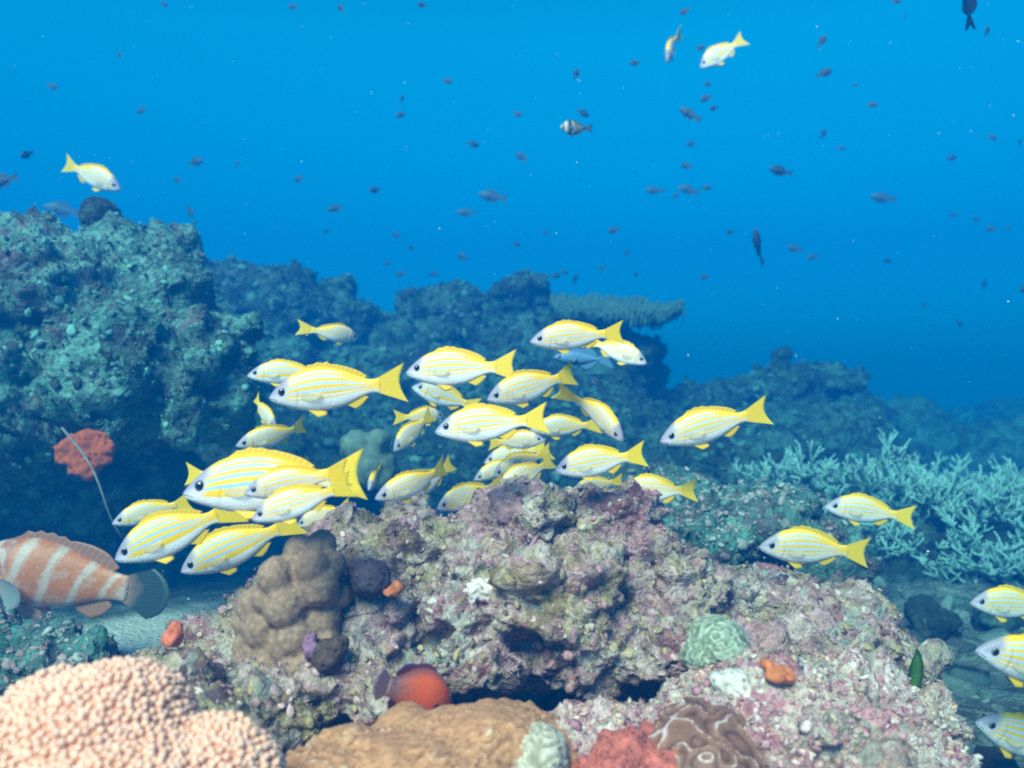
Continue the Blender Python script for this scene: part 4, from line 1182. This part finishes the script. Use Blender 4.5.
def staghorn(label, roots, seed, length, nb):
    rr = random.Random(seed); V, F, A = [], [], []
    def grow(p, d, l, r, lev):
        K = 4; pts = [p]; q = p.copy(); dd = d.copy()
        for k in range(K):
            dd = (dd + Vector((rr.uniform(-.22, .22), rr.uniform(-.22, .22), rr.uniform(-.08, .2)))).normalized()
            q = q + dd * (l / K); pts.append(q.copy())
        r1 = r * .62
        tube_path(V, F, A, pts, [r + (r1 - r) * k / K for k in range(K + 1)], 6, .25 * lev, min(1, .25 * lev + (.5 if lev >= 2 else .25)))
        if lev >= 3: return
        kids = rr.randint(3, 5) if lev == 0 else rr.randint(2, 3)
        for _ in range(kids):
            t = rr.randint(1, K); s_ = pts[t]
            nd = (dd * rr.uniform(.5, 1) + Vector((rr.uniform(-1, 1), rr.uniform(-1, 1), rr.uniform(-.3, .6))) * .8).normalized()
            grow(s_, nd, l * rr.uniform(.45, .72), r * .74, lev + 1)
    for p, d, k in roots:
        for _ in range(k):
            dv = (Vector(d) + Vector((rr.uniform(-.45, .45), rr.uniform(-.45, .45), rr.uniform(-.25, .3)))).normalized()
            grow(Vector(p) + Vector((rr.uniform(-.05, .05), rr.uniform(-.05, .05), rr.uniform(-.02, .02))), dv, length * rr.uniform(.8, 1.25), .0088, 0)
    V = np.array([v[:] for v in V]); org = np.array(roots[0][0])
    F = np.array(F); tri = np.concatenate([F[:, :3], F[F[:, 2] != F[:, 3]][:, [0, 2, 3]]])
    me = mesh_np('branching_coral', V - org, tri, M_stag, True, {'ridge': ('FLOAT', np.array(A))})
    return tag(link('branching_coral', me, None, org), label, 'coral', 'branching corals on the right')
staghorn('wide thicket of pale teal branching coral at the right, below the far slopes',
         [(P(x, y, Y), d, k) for x, y, Y, d, k in (
          (838, 500, 2.9, (-.8, -.2, .2), 10), (800, 498, 2.95, (-.8, -.1, .2), 8), (870, 512, 2.9, (-.3, -.3, .4), 11), (910, 526, 2.85, (-.2, -.4, .4), 12), (950, 534, 2.8, (.0, -.4, .4), 13), (1000, 536, 2.8, (.2, -.3, .4), 13), (1050, 540, 2.8, (.3, -.3, .4), 11),
          (880, 542, 2.75, (-.7, -.4, .0), 10), (920, 555, 2.7, (-.6, -.5, -.05), 11), (965, 565, 2.65, (-.3, -.6, -.05), 12), (1015, 570, 2.65, (-.1, -.6, 0), 12), (1060, 570, 2.65, (0, -.5, .1), 10), (930, 516, 3.05, (0, .1, .35), 10), (990, 520, 3.05, (0, .1, .35), 10), (1050, 526, 3.05, (.2, 0, .35), 9))], 31, .115, 6)
staghorn('small loose branch of pale coral drooping below the wide thicket at the right edge', [(P(1030, 590, 2.5), (-.9, -.3, -.05), 4), (P(1050, 580, 2.5), (-.7, -.3, .1), 3)], 32, .10, 4)

# table coral on the middle ridge
M_table = plain('table_coral_mat', (.06, .13, .11), .85, 40, .5, .006, .2)
def table_coral():
    r2 = np.random.default_rng(3); c = np.array(P(612, 318, 4.1))
    n = 5200
    a = r2.uniform(0, 6.283, n); q = np.sqrt(r2.random(n)); edge = 1 + .12 * np.sin(a * 3 + 1) + .07 * np.sin(a * 7) + .10 * vnoise(np.stack([np.cos(a) * 5, np.sin(a) * 5, 0 * a], 1), 8)
    X = q * edge * np.cos(a) * .30; Y = q * edge * np.sin(a) * .22
    Z = .045 * q ** 2 - .03 * X + .22 * Y + .030 * fbm(np.stack([X, Y, 0 * X], 1) * 14, 3, 3) + .012 * r2.normal(size=n)
    Pn = np.stack([X, Y, Z], 1); Nn = np.stack([.3 * np.cos(a) * q, .3 * np.sin(a) * q, np.ones(n)], 1); Nn /= np.linalg.norm(Nn, axis=1, keepdims=True)
    V1, F1, _ = instances(ICO1, Pn, Nn, r2.uniform(.006, .012, n), np.stack([r2.uniform(.5, .9, n), r2.uniform(.5, .9, n), r2.uniform(1.2, 3.4, n)], 1), np.ones((n, 3)), r2)
    bm = bmesh.new()
    ring = []
    for k in range(7):
        q_ = k / 6
        ring.append([bm.verts.new((q_ * .29 * (1 + .12 * math.sin(t * 3 + 1) + .07 * math.sin(t * 7)) * math.cos(t), q_ * .21 * (1 + .12 * math.sin(t * 3 + 1) + .07 * math.sin(t * 7)) * math.sin(t), .045 * q_ ** 2 - .03 * q_ * .29 * math.cos(t) + .22 * q_ * .21 * math.sin(t) - .03 * (1 - q_) - .008)) for t in np.linspace(0, 6.283, 48, endpoint=False)])
    for k in range(6):
        for j in range(48):
            bm.faces.new((ring[k][j], ring[k][(j + 1) % 48], ring[k + 1][(j + 1) % 48], ring[k + 1][j]))
    g = bmesh.ops.solidify(bm, geom=bm.faces[:], thickness=.02)
    bmesh.ops.create_cone(bm, segments=12, radius1=.10, radius2=.07, depth=.26, matrix=Matrix.Translation((-.05, .02, -.13)))
    bmesh.ops.triangulate(bm, faces=bm.faces[:]); bm.verts.index_update()
    V2 = np.array([v.co[:] for v in bm.verts]); F2 = np.array([[v.index for v in f.verts] for f in bm.faces]); bm.free()
    o = empty('table_coral', c)
    link('plate', mesh_np('plate', V2, F2, M_table), o); link('branchlets', mesh_np('branchlets', V1, F1, M_table), o)['kind'] = 'stuff'
    tag(o, 'wide flat table coral reaching out over the middle ridge into open water', 'coral')
table_coral()

# whip coral, leaf of weed, drifting specks
def tube_thing(name, pts, r0, r1, mat, label, cat):
    V, F, A = [], [], []
    tube_path(V, F, A, pts, [r0 + (r1 - r0) * k / (len(pts) - 1) for k in range(len(pts))], 6)
    V = np.array([v[:] for v in V]); F = np.array(F); tri = np.concatenate([F[:, :3], F[F[:, 2] != F[:, 3]][:, [0, 2, 3]]])
    org = np.array(pts[0]); return tag(link(name, mesh_np(name, V - org, tri, mat), None, org), label, cat)
tube_thing('whip_coral', [P(62 + 66 * t + 6 * math.sin(t * 5), 428 + 110 * t, 1.80 - .05 * math.sin(t * 3)) for t in np.linspace(0, 1, 16)], .0026, .0018, plain('whip_mat', (.20, .20, .18), .8), 'thin grey whip coral slanting across the orange sponge', 'coral')
M_leaf = plain('weed_mat', (.07, .20, .02), .5, 60, .3, .002)
def leaf():
    bm = bmesh.new(); vs = []
    for k in range(9):
        t = k / 8; wv = .016 * math.sin(math.pi * min(1, t * .92 + .08)) ** .7
        vs.append([bm.verts.new((.010 * t + s_ * wv * .6, .004 * math.cos(s_ * 2) + .007 * t * t, .054 * t)) for s_ in (-1, -.5, 0, .5, 1)])
    for k in range(8):
        for j in range(4): bm.faces.new((vs[k][j], vs[k][j + 1], vs[k + 1][j + 1], vs[k + 1][j]))
    bmesh.ops.solidify(bm, geom=bm.faces[:], thickness=.0015)
    return from_bm('weed_leaf', bm, M_leaf)
tag(link('weed_leaf', leaf(), None, P(912, 694, 1.10)), 'single upright green weed leaf at the right end of the pink shelf', 'weed')
def specks():
    r2 = np.random.default_rng(9); n = 300
    px = r2.uniform(-60, 1084, n); py = r2.uniform(-40, 700, n); Y = r2.uniform(.45, 2.2, n)
    Pn = np.array([P(a, b, y)[:] for a, b, y in zip(px, py, Y)]); Pn = Pn[Pn[:, 2] < 1.6]; n = len(Pn)
    V, F, _ = instances(ICO1, Pn, np.tile((0., 0, 1), (n, 1)), (.00016 + .0005 * r2.random(n) ** 6) * Pn[:, 1] * 1.9, r2.uniform(.6, 1.3, (n, 3)), np.ones((n, 3)), r2)
    return mesh_np('floating_specks', V, F, plain('speck_mat', (.8, .85, .8), .7))
o = link('floating_specks', specks()); o['kind'] = 'stuff'; o['label'] = 'tiny pale specks drifting in the water'
